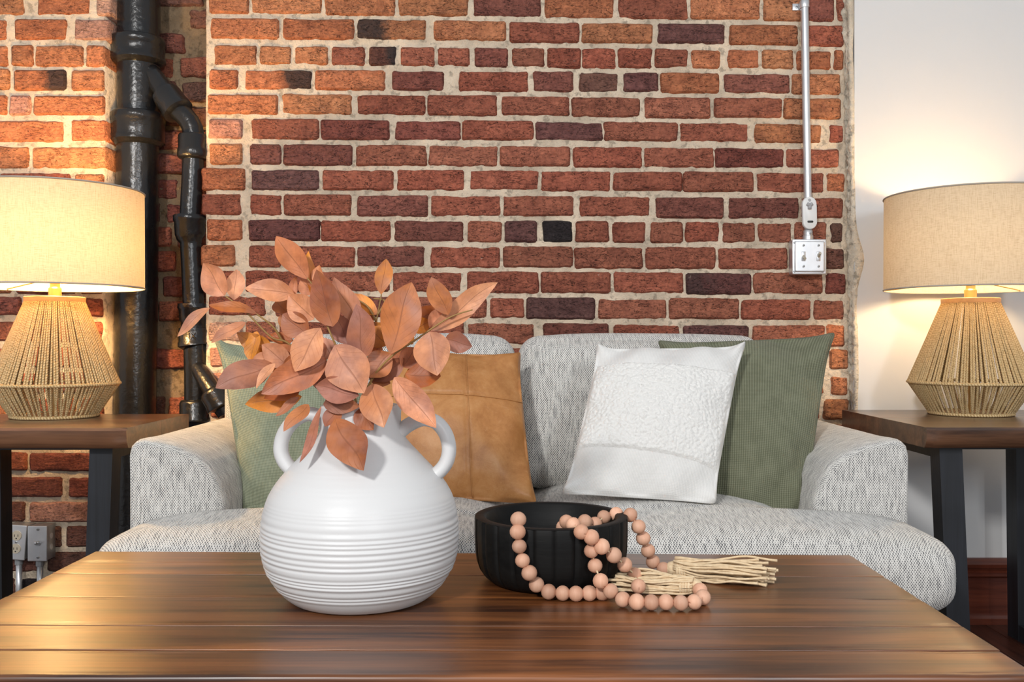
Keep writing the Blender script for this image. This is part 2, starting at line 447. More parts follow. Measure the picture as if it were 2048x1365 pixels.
def brick(parent, x0, x1, tl, tr, bl, br, D, kind='r', depth=0.05, burn=0.0, proud=0.0, rough=1.0):
    """irregular brick whose face has its corners at the given picture heights on the plane at distance D"""
    D = D - proud
    A = P(x0, tl, D); B = P(x1, tr, D); C = P(x1, br, D); E = P(x0, bl, D)
    wd = (B - A).length; ht = (A - E).length
    nx = max(5, int(wd / 0.013)); ny = 5
    seed = Vector((rng.uniform(0, 99), rng.uniform(0, 99), rng.uniform(0, 99)))
    us = [0, 0.006 / wd] + [i / nx for i in range(1, nx)] + [1 - 0.006 / wd, 1]
    vs = [0, 0.006 / ht] + [i / ny for i in range(1, ny)] + [1 - 0.006 / ht, 1]
    V = []; Fc = []
    for j, v in enumerate(vs):
        for i, u in enumerate(us):
            p = (A * (1 - u) + B * u) * (1 - v) + (E * (1 - u) + C * u) * v
            nz = noise.noise_vector(p * 40 + seed)
            nz2 = noise.noise_vector(p * 14 + seed)
            p = p + Vector((nz.x * 0.0024 + nz2.x * 0.002, 0, nz.z * 0.0020 + nz2.z * 0.0016)) * rough
            edge = (i in (0, len(us) - 1)) + (j in (0, len(vs) - 1))
            p.y += nz2.y * 0.0028 * rough + nz.y * 0.002 * rough + (0.0075 + 0.003 * (edge > 1) if edge else 0)
            if edge > 1:    # knocked-off corners
                p.x += (0.004 if i == 0 else -0.004) * rng.uniform(0.2, 1.2); p.z += (-0.003 if j == 0 else 0.003) * rng.uniform(0.2, 1.2)
            V.append(p)
    W = len(us); H = len(vs)
    for j in range(H - 1):
        for i in range(W - 1):
            a = j * W + i; Fc.append((a, a + W, a + W + 1, a + 1))
    ring = [i for i in range(W)] + [j * W + W - 1 for j in range(1, H)] + [(H - 1) * W + i for i in range(W - 2, -1, -1)] + [j * W for j in range(H - 2, 0, -1)]
    base = len(V)
    for r in ring: V.append(V[r] + Vector((0, depth, 0)))
    n = len(ring)
    for k in range(n):
        k2 = (k + 1) % n; Fc.append((ring[k], ring[k2], base + k2, base + k))
    o = mk('brick', MB().add(V, Fc), M['brick'], parent, center=True, sharp=50)
    c = BR[kind]; f = rng.uniform(0.84, 1.18); g = rng.uniform(0.9, 1.12)
    o.color = (c[0] * f, c[1] * f * g, c[2] * f * g, 1)
    o['burn'] = float(burn)
    return o

def panel(name, x0, x1, z0, z1, y, step, amp, mat, depth, seed=0.0, parent=None, kind='structure'):
    """rough mortar bed: a height field with skirts going back into the wall"""
    nx = int((x1 - x0) / step); nz = int((z1 - z0) / step); V = []; Fc = []
    for j in range(nz + 1):
        for i in range(nx + 1):
            x = lerp(x0, x1, i / nx); z = lerp(z0, z1, j / nz)
            p = Vector((x, seed, z))
            d = noise.noise(p * 22) * 0.5 + noise.noise(p * 60) * 0.5
            V.append((x, y + d * amp, z))
    W = nx + 1
    for j in range(nz):
        for i in range(nx):
            a = j * W + i; Fc.append((a, a + 1, a + W + 1, a + W))
    ring = list(range(W)) + [j * W + nx for j in range(1, nz + 1)] + [nz * W + i for i in range(nx - 1, -1, -1)] + [j * W for j in range(nz - 1, 0, -1)]
    b = len(V)
    for r in ring: V.append((V[r][0], y + depth, V[r][2]))
    for k in range(len(ring)):
        k2 = (k + 1) % len(ring); Fc.append((ring[k2], ring[k], b + k, b + k2))
    o = mk(name, MB().add(V, Fc), mat, parent)
    return tag(o, kind=kind)

def xw(px, D): return (px - 1024) / F * D
ZTOP = P(0, -190, DW).z
wall_back = panel('wall_back', xw(411, DW), xw(1703, DW), 0.0, ZTOP, DW + 0.0062, 0.0075, 0.006, M['mortar'], 0.16, 1.3)
tag(wall_back, 'exposed red brick wall with cream mortar behind the sofa')

# rows: top y at x=420, top y at x=1690, bottom y at x=420, bottom y at x=1690, bricks (x0, x1[, kind[, burn]])
ROWS = [
 (-18, -4, 25, 42, [(417,497,'o'),(502,643,'o'),(649,790,'o'),(796,937,'o'),(946,1082,'d'),(1089,1228,'o'),(1236,1376,'r'),(1381,1521,'o'),(1527,1608,'o'),(1614,1670,'d'),(1675,1693,'r')]),
 (33, 50, 75, 91, [(420,557,'o'),(566,708,'o'),(713,853,'o',-1.0),(868,1012,'o'),(1019,1159,'r'),(1164,1306,'o'),(1316,1451,'m'),(1459,1597,'o'),(1613,1689,'r')]),
 (89, 100, 129, 139, [(426,514,'o'),(519,582,'o'),(588,657,'o'),(662,730,'r'),(737,793,'k',1.0),(801,868,'r'),(874,940,'r'),(949,1017,'d'),(1023,1090,'r'),(1094,1162,'r'),(1164,1232,'r'),(1236,1305,'r'),(1309,1377,'r'),(1383,1441,'o'),(1455,1519,'o'),(1525,1589,'o'),(1594,1663,'o'),(1669,1688,'o')]),
 (137, 148, 178, 188, [(417,475,'o'),(489,624,'o',1.0),(629,770,'o'),(783,888,'d'),(917,1058,'r'),(1066,1147,'d'),(1159,1238,'k'),(1247,1317,'m'),(1321,1440,'o'),(1447,1581,'d'),(1584,1683,'o')]),
 (186, 197, 226, 238, [(414,555,'o'),(564,703,'o'),(714,850,'r'),(855,994,'r'),(1001,1140,'r'),(1143,1280,'r'),(1290,1422,'r'),(1428,1565,'r'),(1568,1683,'o')]),
 (236, 247, 278, 286, [(416,484,'p'),(502,637,'r'),(640,778,'d'),(790,922,'d'),(924,1067,'r'),(1071,1207,'m'),(1208,1356,'r'),(1360,1497,'r'),(1509,1644,'o'),(1659,1688,'r')]),
 (287, 297, 329, 337, [(417,483,'o'),(499,561,'d'),(565,704,'d'),(712,853,'r'),(856,997,'r'),(1000,1141,'r'),(1146,1285,'r'),(1287,1429,'r'),(1430,1569,'d'),(1573,1680,'r')]),
 (337, 346, 379, 385, [(402,490,'o'),(501,637,'m'),(643,787,'r'),(794,929,'r'),(938,1078,'r'),(1081,1221,'r'),(1227,1365,'r'),(1367,1509,'r'),(1512,1649,'r'),(1654,1690,'o')]),
 (388, 396, 430, 437, [(402,481,'r'),(499,563,'r'),(567,702,'r'),(714,856,'d'),(861,1001,'r'),(1005,1148,'r'),(1159,1301,'r'),(1312,1449,'d'),(1456,1599,'d'),(1603,1688,'r')]),
 (439, 445, 482, 487, [(412,483,'o'),(496,639,'m'),(640,781,'r'),(788,927,'d'),(935,1003,'r'),(1009,1074,'m'),(1085,1145,'b'),(1151,1218,'r'),(1225,1291,'r'),(1302,1367,'r'),(1371,1439,'r'),(1444,1511,'r'),(1516,1584,'r'),(1590,1654,'r'),(1662,1687,'k')]),
 (491, 496, 534, 539, [(401,469,'o'),(496,561,'r'),(570,710,'r'),(713,849,'d'),(860,1001,'r'),(1006,1146,'r'),(1148,1287,'r'),(1291,1432,'r'),(1437,1577,'r'),(1582,1690,'k')]),
 (541, 546, 584, 589, [(405,477,'r'),(489,633,'r'),(638,780,'r'),(785,924,'r'),(934,1078,'r'),(1081,1222,'r'),(1227,1369,'r'),(1372,1504,'m',-0.6),(1507,1647,'r'),(1651,1693,'d')]),
 (593, 599, 633, 642, [(416,531,'r'),(548,690,'r'),(697,829,'d'),(835,973,'r'),(980,1049,'r'),(1052,1191,'m'),(1196,1335,'r'),(1339,1480,'r'),(1483,1623,'r'),(1627,1690,'r')]),
 (643, 651, 683, 693, [(416,484,'p'),(490,551,'r'),(557,696,'r'),(702,841,'r'),(847,928,'r'),(934,1067,'r'),(1086,1218,'d'),(1227,1360,'r'),(1367,1499,'m'),(1505,1651,'r'),(1653,1690,'o')]),
 (695, 698, 735, 739, [(418,482,'p'),(490,630,'r'),(638,775,'r'),(782,925,'r'),(932,1060,'r'),(1068,1205,'r'),(1213,1350,'r'),(1358,1495,'r'),(1503,1650,'o'),(1660,1698,'o')]),
 (745, 752, 785, 791, [(416,520,'p'),(1510,1648,'r'),(1662,1697,'o')]),
 (795, 800, 835, 841, [(420,520,'r'),(1500,1640,'r'),(1648,1699,'o')]),
 (846, 850, 887, 891, [(416,520,'r'),(1560,1697,'r')]),
]
for (a, b, c, d, bricks) in ROWS:
    for q in bricks:
        x0, x1 = q[0], q[1]
        k = q[2] if len(q) > 2 else 'r'; bu = q[3] if len(q) > 3 else 0.0
        t0 = (x0 - 420) / 1270; t1 = (x1 - 420) / 1270
        jt = rng.uniform(-1.5, 1.5); jb = rng.uniform(-1.5, 1.5)
        brick(wall_back, x0, x1, lerp(a, b, t0) + jt, lerp(a, b, t1) + jt, lerp(c, d, t0) + jb, lerp(c, d, t1) + jb, DW, k,
              depth=0.14 if x0 < 425 else 0.04, burn=bu, proud=rng.uniform(-0.0015, 0.003))

wall_left = panel('wall_left', xw(-420, DW), xw(209, DW), 0.0, ZTOP, DW + 0.0062, 0.009, 0.006, M['mortar'], 0.20, 7.7)
tag(wall_left, 'projecting brick pier to the left of the black drain pipes')
LROWS = [
 (-13, 29, [(-80,48,'o'),(73,179,'o'),(191,222,'p')]),
 (36, 78, [(-90,12,'o'),(26,133,'o'),(147,219,'p')]),
 (89, 132, [(-40,14,'o'),(20,65,'o'),(68,166,'o'),(169,210,'o')]),
 (138, 180, [(-80,18,'o'),(26,130,'o',1.0),(140,207,'o')]),
 (190, 229, [(-60,12,'o'),(17,60,'p'),(65,208,'o')]),
 (239, 283, [(-15,127,'o'),(140,212,'o')]),
 (292, 336, [(-80,56,'o'),(63,214,'o')]),
 (347, 390, [(-4,141,'r'),(147,206,'o')]),
 (398, 440, [(40,205,'r')]), (449, 490, [(100,207,'r')]), (500, 541, [(60,205,'r')]), (551, 587, [(30,150,'d'),(158,204,'r')]),
 (596, 632, [(-60,40,'d'),(46,155,'d'),(162,204,'r')]),
 (645, 684, [(-40,70,'r'),(78,203,'r')]), (696, 736, [(-60,50,'d'),(60,140,'r'),(150,206,'r')]), (747, 788, [(-30,90,'r'),(100,206,'d')]), (798, 838, [(20,150,'r'),(160,207,'r')]),
 (856, 896, [(-40,90,'r'),(98,206,'r')]),
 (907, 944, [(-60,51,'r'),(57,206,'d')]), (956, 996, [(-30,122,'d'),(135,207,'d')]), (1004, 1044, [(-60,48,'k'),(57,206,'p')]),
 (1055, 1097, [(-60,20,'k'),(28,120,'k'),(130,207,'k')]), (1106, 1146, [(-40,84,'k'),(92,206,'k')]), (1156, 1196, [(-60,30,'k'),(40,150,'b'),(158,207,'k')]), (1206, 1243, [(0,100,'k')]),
]
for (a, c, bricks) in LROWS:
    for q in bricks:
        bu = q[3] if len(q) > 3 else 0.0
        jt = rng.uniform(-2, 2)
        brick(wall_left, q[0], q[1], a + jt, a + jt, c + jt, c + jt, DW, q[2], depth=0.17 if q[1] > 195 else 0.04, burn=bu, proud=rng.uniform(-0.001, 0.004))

# the same bond carried on past the left and top of the picture
for (a, c, bricks) in LROWS:
    x = min(q[0] for q in bricks) - 9
    while x > -400:
        wv = rng.choice([62, 132, 138]); brick(wall_left, max(x - wv, -415), x, a, a, c, c, DW, rng.choice(['o', 'r', 'r', 'o', 'd']), proud=rng.uniform(-0.001, 0.004)); x -= wv + 9
for k in (1, 2, 3):
    x = 419 + 35 * (k % 2)
    while x < 1660:
        wv = 138 * rng.uniform(0.95, 1.05); x1 = min(x + wv, 1692)
        t0 = (x - 420) / 1270; t1 = (x1 - 420) / 1270
        tp = -18 - 51 * k; brick(wall_back, x, x1, tp + 14 * t0, tp + 14 * t1, tp + 42 + 14 * t0, tp + 42 + 14 * t1, DW, rng.choice(['o', 'r', 'o', 'd']), proud=rng.uniform(-0.001, 0.003)); x = x1 + 9
    x = 206
    while x > -400:
        wv = rng.choice([62, 134]); brick(wall_left, max(x - wv, -415), x, -13 - 51 * k, -13 - 51 * k, 29 - 51 * k, 29 - 51 * k, DW, rng.choice(['o', 'r']), depth=0.17 if x > 195 else 0.04); x -= wv + 9
DC = 2.94      # back of the pipe chase
wall_recess = panel('wall_recess', xw(180, DC), xw(440, DC), 0.0, ZTOP, DC + 0.004, 0.012, 0.014, M['dark_mortar'], 0.05, 3.1)
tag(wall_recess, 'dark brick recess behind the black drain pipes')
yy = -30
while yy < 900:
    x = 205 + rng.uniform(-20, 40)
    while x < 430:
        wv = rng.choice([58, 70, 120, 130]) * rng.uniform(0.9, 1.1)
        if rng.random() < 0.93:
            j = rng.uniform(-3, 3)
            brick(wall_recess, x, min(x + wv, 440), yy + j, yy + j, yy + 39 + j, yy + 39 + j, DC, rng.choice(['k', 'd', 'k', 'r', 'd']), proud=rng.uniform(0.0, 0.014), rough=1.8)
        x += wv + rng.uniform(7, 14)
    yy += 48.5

# white plastered wall, broken plaster edge, baseboard, floor
DP = 2.765
wv = box((xw(1709, DP), DP, 0.0), (2.3, DP + 0.16, ZTOP))
wall_right = tag(mk('wall_right', wv, M['plaster'], smooth=False), 'smooth white painted wall to the right of the bricks', kind='structure')
V = []; Fc = []; NZ = 420
for j in range(NZ + 1):
    z = lerp(0.0, ZTOP, j / NZ); py = 682.5 - (z - EYE) / DW * F
    lean = lerp(1697, 1711, max(0, min(1, py / 840)))
    n1 = noise.noise(Vector((0, 3.3, z * 9))); n2 = noise.noise(Vector((9, 1.3, z * 38))); n3 = noise.noise(Vector((4, 7.3, z * 90)))
    bulge = 14 * exp(-((py - 520) / 45) ** 2)
    n4 = noise.noise(Vector((14, 2.3, z * 60))); n5 = noise.noise(Vector((24, 5.3, z * 75)))
    rows = [(lean - 12 - 6 * n1 - 4 * n2, DW + 0.012), (lean - 10 - 6 * n1 - 5 * n2 - 3 * n3, DW - 0.003 + 0.006 * n4), (lean - 8 + 4 * n5, DW - 0.004 + 0.008 * n5), (lean - 5 + 4 * n2, DW - 0.012 + 0.007 * n1 + 0.007 * n3), (lean - 3 + 4 * n4, DW - 0.015 + 0.008 * n4),
            (lean - 1 + 3 * n3 + bulge * 0.5, DP - 0.002 + 0.004 * n2), (lean + 5 + 4 * n1 + 2 * n3 + bulge, DP - 0.004 + 0.002 * n3), (lean + 9 + 4 * n1 + bulge, DP + 0.004)]
    for (px, D) in rows: p = P(px, 0, D); V.append((p.x, D, z))
R6 = 8
for j in range(NZ):
    for i in range(R6 - 1):
        a = j * R6 + i; Fc.append((a, a + 1, a + R6 + 1, a + R6))
tag(mk('trim_1', MB().add(V, Fc), M['plaster_edge']), 'ragged broken plaster edge between brick and white wall', kind='structure')
prof = [(0, 0.0), (-0.030, 0.0), (-0.030, 0.018), (-0.024, 0.026), (-0.018, 0.030), (-0.018, 0.135), (-0.020, 0.138), (-0.026, 0.142), (-0.026, 0.150), (-0.018, 0.156), (-0.022, 0.162), (-0.028, 0.168), (-0.030, 0.178), (-0.022, 0.184), (-0.010, 0.190), (0, 0.192)]
V = []; Fc = []
for x in (xw(1714, DP), 2.3):
    for (dy, z) in prof: V.append((x, DP + dy, z))
n = len(prof)
for i in range(n - 1): Fc.append((i, n + i, n + i + 1, i + 1))
Fc.append(tuple(range(n)))
tag(mk('baseboard_right', MB().add(V, Fc), M['mahogany'], smooth=False), 'moulded dark mahogany baseboard along the white wall', kind='structure')
floor = tag(mk('floor', box((-2.2, -0.6, -0.06), (2.4, 2.95, -0.012)), M['floor_wood'], smooth=False), 'dark reddish brown hardwood floor', kind='structure')
x = -2.2
while x < 2.39:
    mk('plank', rbox((x + 0.0008, 0.6, -0.014), (x + 0.0742, 2.94, 0.0), 0.002, 1, 1), M['floor_wood'], floor, smooth=False, center=True); x += 0.075

# ------------------------------------------------------------------ drain pipes
DS = 2.865
def ptube(pts, D, n=32):
    path = [P(a, b, D if len(q) == 0 else q[0]) for (a, b, r, *q) in pts]
    return tube(path, [r / F * D for (_, _, r, *q) in pts], n)
stack = thing('drain_stack', P(272, 1238, DS) * 1.0, 'thick black cast iron drain stack running full height behind the left lamp', 'pipe')
stack.location.z = 0
mk('pipe', ptube([(278, -190, 40.5), (278, 60, 40.5), (277, 126, 40.5)], DS), M['iron'], stack, sharp=50)
mk('hub', ptube([(277, 77, 40), (277, 78, 50), (277, 81, 53), (277, 91, 53), (277, 94, 50.5), (277, 115, 50), (277, 118, 52), (277, 124, 52), (277, 128, 46), (277, 133, 40)], DS), M['iron'], stack, sharp=50)
mk('pipe', ptube([(277, 120, 40.5), (277, 236, 40.5)], DS), M['iron'], stack, sharp=50)
mk('hub', ptube([(277, 226, 40), (277, 228, 50), (277, 231, 52.5), (277, 243, 53), (277, 246, 51), (277, 277, 50.5), (276, 279, 51.5), (276, 284, 51.5), (276, 288, 46), (276, 293, 41)], DS), M['iron'], stack, sharp=50)
zf = 682.5 + (EYE - 0.0) / DS * F
mk('pipe', ptube([(276, 286, 40.5), (273, 600, 40.5), (270, 840, 40.5), (268, zf, 40.5)], DS), M['iron'], stack, sharp=50)
mk('branch', ptube([(288, 132, 17, 2.855), (305, 150, 19, 2.848), (325, 178, 20, 2.838), (345, 206, 21, 2.828)], DS), M['iron'], stack, sharp=50)
mk('branch_socket', ptube([(329, 184, 20, 2.836), (331, 187, 27, 2.835), (336, 194, 28.5, 2.832), (349, 212, 28.5, 2.825), (351, 215, 30, 2.824), (357, 223, 30, 2.820), (359, 226, 22, 2.819)], DS), M['iron'], stack, sharp=50)

vent = thing('vent_pipe', P(390, 1238, DS - 0.015), 'slim black jointed drain pipe rising from behind the sofa arm', 'pipe')
vent.location.z = 0
DV = 2.812
mk('elbow', ptube([(352, 217, 20, 2.823), (362, 226, 20, 2.817), (371, 234, 20), (379, 244, 20), (385, 257, 20.5), (388, 275, 21)], DV), M['iron'], vent, sharp=50)
mk('socket', ptube([(387, 268, 20), (387, 270, 28), (387, 273, 29.5), (387, 298, 29.5), (387, 300, 31), (387, 314, 31), (387, 318, 28), (387, 320, 21)], DV), M['iron'], vent, sharp=50)
mk('pipe', ptube([(387, 312, 21), (384, 370, 20.5), (380, 436, 20)], DV), M['iron'], vent, sharp=50)
mk('coupling', ptube([(379, 430, 20), (379, 431, 30), (379, 434, 31.5), (379, 442, 31.5), (379, 445, 29.5), (380, 470, 29), (380, 477, 26), (382, 484, 21), (383, 490, 20)], DV), M['iron'], vent, sharp=50)
mk('pipe', ptube([(381, 480, 20.5), (384, 540, 20.5), (387, 612, 20.5)], DV), M['iron'], vent, sharp=50)
mk('coupling', ptube([(387, 607, 20), (387, 608, 30), (387, 616, 31), (387, 619, 28.5), (388, 640, 28), (388, 645, 24.5), (388, 656, 25), (388, 657, 29), (388, 662, 29.5), (388, 684, 29.5), (388, 686, 31), (388, 691, 31), (389, 695, 23)], DV), M['iron'], vent, sharp=50)
mk('pipe', ptube([(390, 688, 22.5), (392, 750, 22.5), (392, 810, 22.5)], DV), M['iron'], vent, sharp=50)
mk('branch', ptube([(389, 728, 13, 2.805), (400, 742, 16, 2.79), (414, 764, 17.5, 2.765), (430, 789, 18, 2.742)], DV), M['iron'], vent, sharp=50)
mk('cleanout_plug', ptube([(423, 777, 18), (425, 780, 26), (429, 786, 29), (439, 803, 29), (441, 806, 31), (445, 812, 31), (446, 814, 27), (447, 816, 20), (454, 827, 19)], 2.735), M['iron'], vent, sharp=50)
mk('bottom_hub', ptube([(392, 799, 22), (392, 801, 29), (392, 806, 31.5), (392, 833, 31.5), (392, 836, 33), (392, 841, 33), (392, 846, 27), (392, 1000, 26), (392, 682.5 + EYE / DV * F, 26)], DV), M['iron'], vent, sharp=50)
def letters(name, text, size, loc, mat, parent, extrude=0.0012, rot=(pi / 2, 0, 0)):
    cu = bpy.data.curves.new(name, 'FONT'); cu.body = text; cu.size = size; cu.extrude = extrude; cu.align_x = 'CENTER'; cu.align_y = 'CENTER'
    t = bpy.data.objects.new(name, cu); col.objects.link(t)
    dg = bpy.context.evaluated_depsgraph_get(); me = bpy.data.meshes.new_from_object(t.evaluated_get(dg))
    bpy.data.objects.remove(t); o = bpy.data.objects.new(name, me); col.objects.link(o)
    me.materials.clear(); me.materials.append(mat)
    if parent: o.parent = parent; o.location = Vector(loc) - wpos(parent)
    else: o.location = loc
    o.rotation_euler = rot
    return o
tx = P(383, 673, DV - 29.5 / F * DV + 0.0005)
letters('raised_lettering', '4X', 0.024, tx, M['iron'], vent, 0.0016, (pi / 2, 0, radians(-8)))

# ------------------------------------------------------------------ conduit, switch box, remote, outlets
DCo = DW - 0.016
cnd = thing('conduit', P(1612, 480, DCo), 'thin galvanised steel conduit running down the brick wall to the switch box', 'conduit')
mk('conduit_tube', ptube([(1607, -190, 7.8), (1609, 10, 7.8), (1612, 200, 7.8), (1615.5, 395, 7.8), (1616.5, 470, 7.8)], DCo, 20), M['steel'], cnd)
mk('strap', ptube([(1608.6, 2, 9.2), (1608.7, 3, 9.6), (1608.9, 15, 9.6), (1609, 16, 9.2)], DCo, 20), M['steel'], cnd, sharp=40)
a = P(1585, 21, DW - 0.004); b = P(1602, 8, DW - 0.001)
mk('strap_tab', rbox((a.x, DW - 0.005, a.z), (b.x, DW - 0.001, b.z), 0.001, 1, 1), M['steel'], cnd)
def screw(px, py, D, r, parent, mat='dull_steel', name='screw'):
    c = P(px, py, D); o = mk(name, tube([c, c + Vector((0, -0.0018, 0)), c + Vector((0, -0.0024, 0))], [r, r, r * 0.6], 12), M[mat], parent, sharp=40)
    s = mk('slot', box((c.x - r * 0.75, c.y - 0.0028, c.z - r * 0.14), (c.x + r * 0.75, c.y - 0.0022, c.z + r * 0.14)), M['black_plastic'], o, smooth=False)
    return o
screw(1593, 14.5, DW - 0.005, 0.0042, cnd)
mk('connector', ptube([(1616, 461, 8.2), (1616, 462, 9), (1616, 471, 9), (1616, 472, 10.5), (1616, 480, 10.5)], DCo, 20), M['steel'], cnd, sharp=40)
screw(1620, 467, DCo - 0.013, 0.0035, cnd, name='set_screw')

DB = DW - 0.045
sw = thing('switch_box', P(1617, 513, DW), 'square galvanised switch box with two toggles on the brick wall', 'switch')
a = P(1585.5, 549, DB); b = P(1650.5, 479, DB)
mk('box', rbox((a.x, DB, a.z), (b.x, DW, b.z), 0.006, 2, 3), M['steel'], sw, sharp=40)
a2 = P(1584, 549, DB); b2 = P(1652, 479, DB)
cover = mk('cover_plate', merge(rbox((a2.x, DB - 0.004, a2.z), (b2.x, DB, b2.z), 0.003, 2, 2), rbox((a2.x + 0.006, DB - 0.011, a2.z + 0.006), (b2.x - 0.006, DB - 0.003, b2.z - 0.006), 0.006, 2, 3)), M['steel'], sw, sharp=50)
for px, s in ((1607, -1), (1637, 1)):
    c = P(px, 513, DB - 0.011)
    mk('toggle_collar', rbox((c.x - 0.006, c.y - 0.0015, c.z - 0.014), (c.x + 0.006, c.y + 0.001, c.z + 0.014), 0.001, 1, 1), M['steel'], sw)
    mk('toggle', tube([c + Vector((0, 0, 0)), c + Vector((0, -0.016, 0.008 * s))], [0.0046, 0.0038], 10), M['beige_plastic'], sw, sharp=40)
    for py in (491, 533): screw(px, py, DB - 0.0108, 0.0036, sw)
for px, py in ((1590, 485), (1646, 485), (1590, 543), (1646, 543)): screw(px, py, DB - 0.0075, 0.0034, sw)

rem = thing('wall_remote', P(1620, 426, DW - 0.035), 'white oval remote control mounted on the steel conduit above the switch box', 'remote')
DR = DW - 0.036
def capsule(px, py, hw, hh, D, th, tilt=0.0, n=16):
    c = P(px, py, D); s = D / F; hw *= s; hh *= s; V = []; Fc = []; out = []
    for k in range(2 * n):
        A = 2 * pi * k / (2 * n); cx = hw * cos(A); cz = (hh - hw) * (1 if sin(A) >= 0 else -1) + hw * sin(A)
        out.append((cx, cz))
    layers = [(1.0, th), (1.0, 0.003), (0.97, 0.001), (0.90, 0.0)]
    for (k, d) in layers:
        for (x, z) in out:
            x2, z2 = x * k, z * (1 - (1 - k) * hw / hh)
            V.append((c.x + x2 * cos(tilt) - z2 * sin(tilt), c.y + d, c.z + x2 * sin(tilt) + z2 * cos(tilt)))
    m = len(out)
    for l in range(3):
        for k in range(m): Fc.append((l * m + k, l * m + (k + 1) % m, (l + 1) * m + (k + 1) % m, (l + 1) * m + k))
    Fc.append(tuple(3 * m + k for k in range(m))); Fc.append(tuple(reversed(range(m))))
    return MB().add(V, Fc)
mk('remote_body', capsule(1620, 426, 14.2, 32.5, DR, 0.012, radians(1.5)), M['white_plastic'], rem, sharp=50)
mk('remote_bracket', capsule(1621, 428, 13.6, 29, DR + 0.012, 0.010, radians(1.5)), M['white_plastic'], rem, sharp=50)
c = P(1619, 411, DR)
bt = MB()
for A in (90, 210, 330):
    e = c + Vector((cos(radians(A)) * -0.0095, -0.0012, sin(radians(A)) * -0.0095 if A != 90 else -0.012))
    bt.add(*[getattr(tube([c + Vector((0, -0.0012, 0)), e], [0.0062, 0.0052], 10), k) for k in ('v', 'f', 'uv')])
mk('rocker_button', bt, M['grey_plastic'], rem)
mk('power_button', tube([P(1619, 400.5, DR), P(1619, 400.5, DR - 0.0012)], 0.0046, 12), M['grey_plastic'], rem, sharp=40)
mk('indicator_slot', capsule(1621, 443.5, 2.2, 6.0, DR - 0.0012, 0.0015, radians(90)), M['black_plastic'], rem)

def handy_box(name, label, cx, cy, hw, hh, tilt, cond_x, kind):
    D = DW - 0.05; t = thing(name, P(cx, cy, DW), label, 'switch' if kind == 'switch' else 'outlet')
    def rot(m):
        c = P(cx, cy, D)
        for i, p in enumerate(m.v):
            d = p - c; x = d.x * cos(tilt) + d.z * sin(tilt); z = -d.x * sin(tilt) + d.z * cos(tilt)
            m.v[i] = Vector((c.x + x, p.y, c.z + z))
        return m
    a = P(cx - hw + 1, cy + hh - 1, D); b = P(cx + hw - 1, cy - hh + 1, D)
    mk('box', rot(rbox((a.x, D, a.z), (b.x, DW + 0.002, b.z), 0.003, 2, 2)), M['dull_steel'], t, sharp=40)
    a = P(cx - hw, cy + hh, D); b = P(cx + hw, cy - hh, D)
    mk('cover_plate', rot(rbox((a.x, D - 0.005, a.z), (b.x, D, b.z), 0.003, 2, 3)), M['steel'], t, sharp=50)
    s = D / F
    def pt(dx, dy):
        return (cx + dx * cos(tilt) - dy * sin(tilt), cy + dx * sin(tilt) + dy * cos(tilt))
    Dp = D - 0.005
    if kind == 'switch':
        for dy in (-28, 28): screw(*pt(0, dy), Dp + 0.0003, 0.0042, t)
        c = P(*pt(0, 0), Dp)
        mk('toggle_collar', tube([c, c + Vector((0, -0.004, 0))], 0.0075, 16), M['dull_steel'], t, sharp=40)
        mk('toggle', tube([c, c + Vector((0.002, -0.018, 0.005)), c + Vector((0.002, -0.021, 0.006))], [0.004, 0.005, 0.003], 12), M['steel'], t, sharp=60)
    else:
        for dy in (-13, 13):
            q = pt(0, dy); c = P(*q, Dp)
            so = mk('socket', tube([c, c + Vector((0, -0.0025, 0))], 0.0145, 24), M['beige_plastic'], t, sharp=40)
            for dx in (-0.005, 0.005):
                mk('slot', box((c.x + dx - 0.0009, c.y - 0.003, c.z - 0.003), (c.x + dx + 0.0009, c.y - 0.0022, c.z + 0.004)), M['black_plastic'], so, smooth=False)
            mk('slot', tube([c + Vector((0, -0.002, -0.008)), c + Vector((0, -0.003, -0.008))], 0.0022, 8), M['black_plastic'], so)
        screw(*pt(0, 0), Dp + 0.0003, 0.0036, t)
    for dy in (-12, 10):
        k = P(cx + hw - 1, cy + dy, D); kx = k.x - 0.0005
        mk('knockout', tube([(kx, D + 0.025, k.z), (kx + 0.001, D + 0.025, k.z)], 0.009, 14), M['steel'], t, sharp=40)
    Dq = DW - 0.022; fl = 682.5 + EYE / Dq * F
    mk('conduit_tube', ptube([(cond_x, cy + hh - 4, 6.0), (cond_x, fl, 6.0)], Dq, 16), M['steel'], t)
    mk('connector', ptube([(cond_x, cy + hh - 3, 8), (cond_x, cy + hh + 9, 8), (cond_x, cy + hh + 10, 6.5)], Dq, 16), M['dull_steel'], t, sharp=40)
    return t
handy_box('outlet_box', 'steel outlet box with two round sockets low on the left brick pier', 32.5, 1085, 20.5, 35, radians(4), 38, 'outlet')
handy_box('toggle_box', 'narrow steel box with a single toggle switch low on the left brick pier', 76, 1087.5, 19.5, 35.5, 0, 80, 'switch')

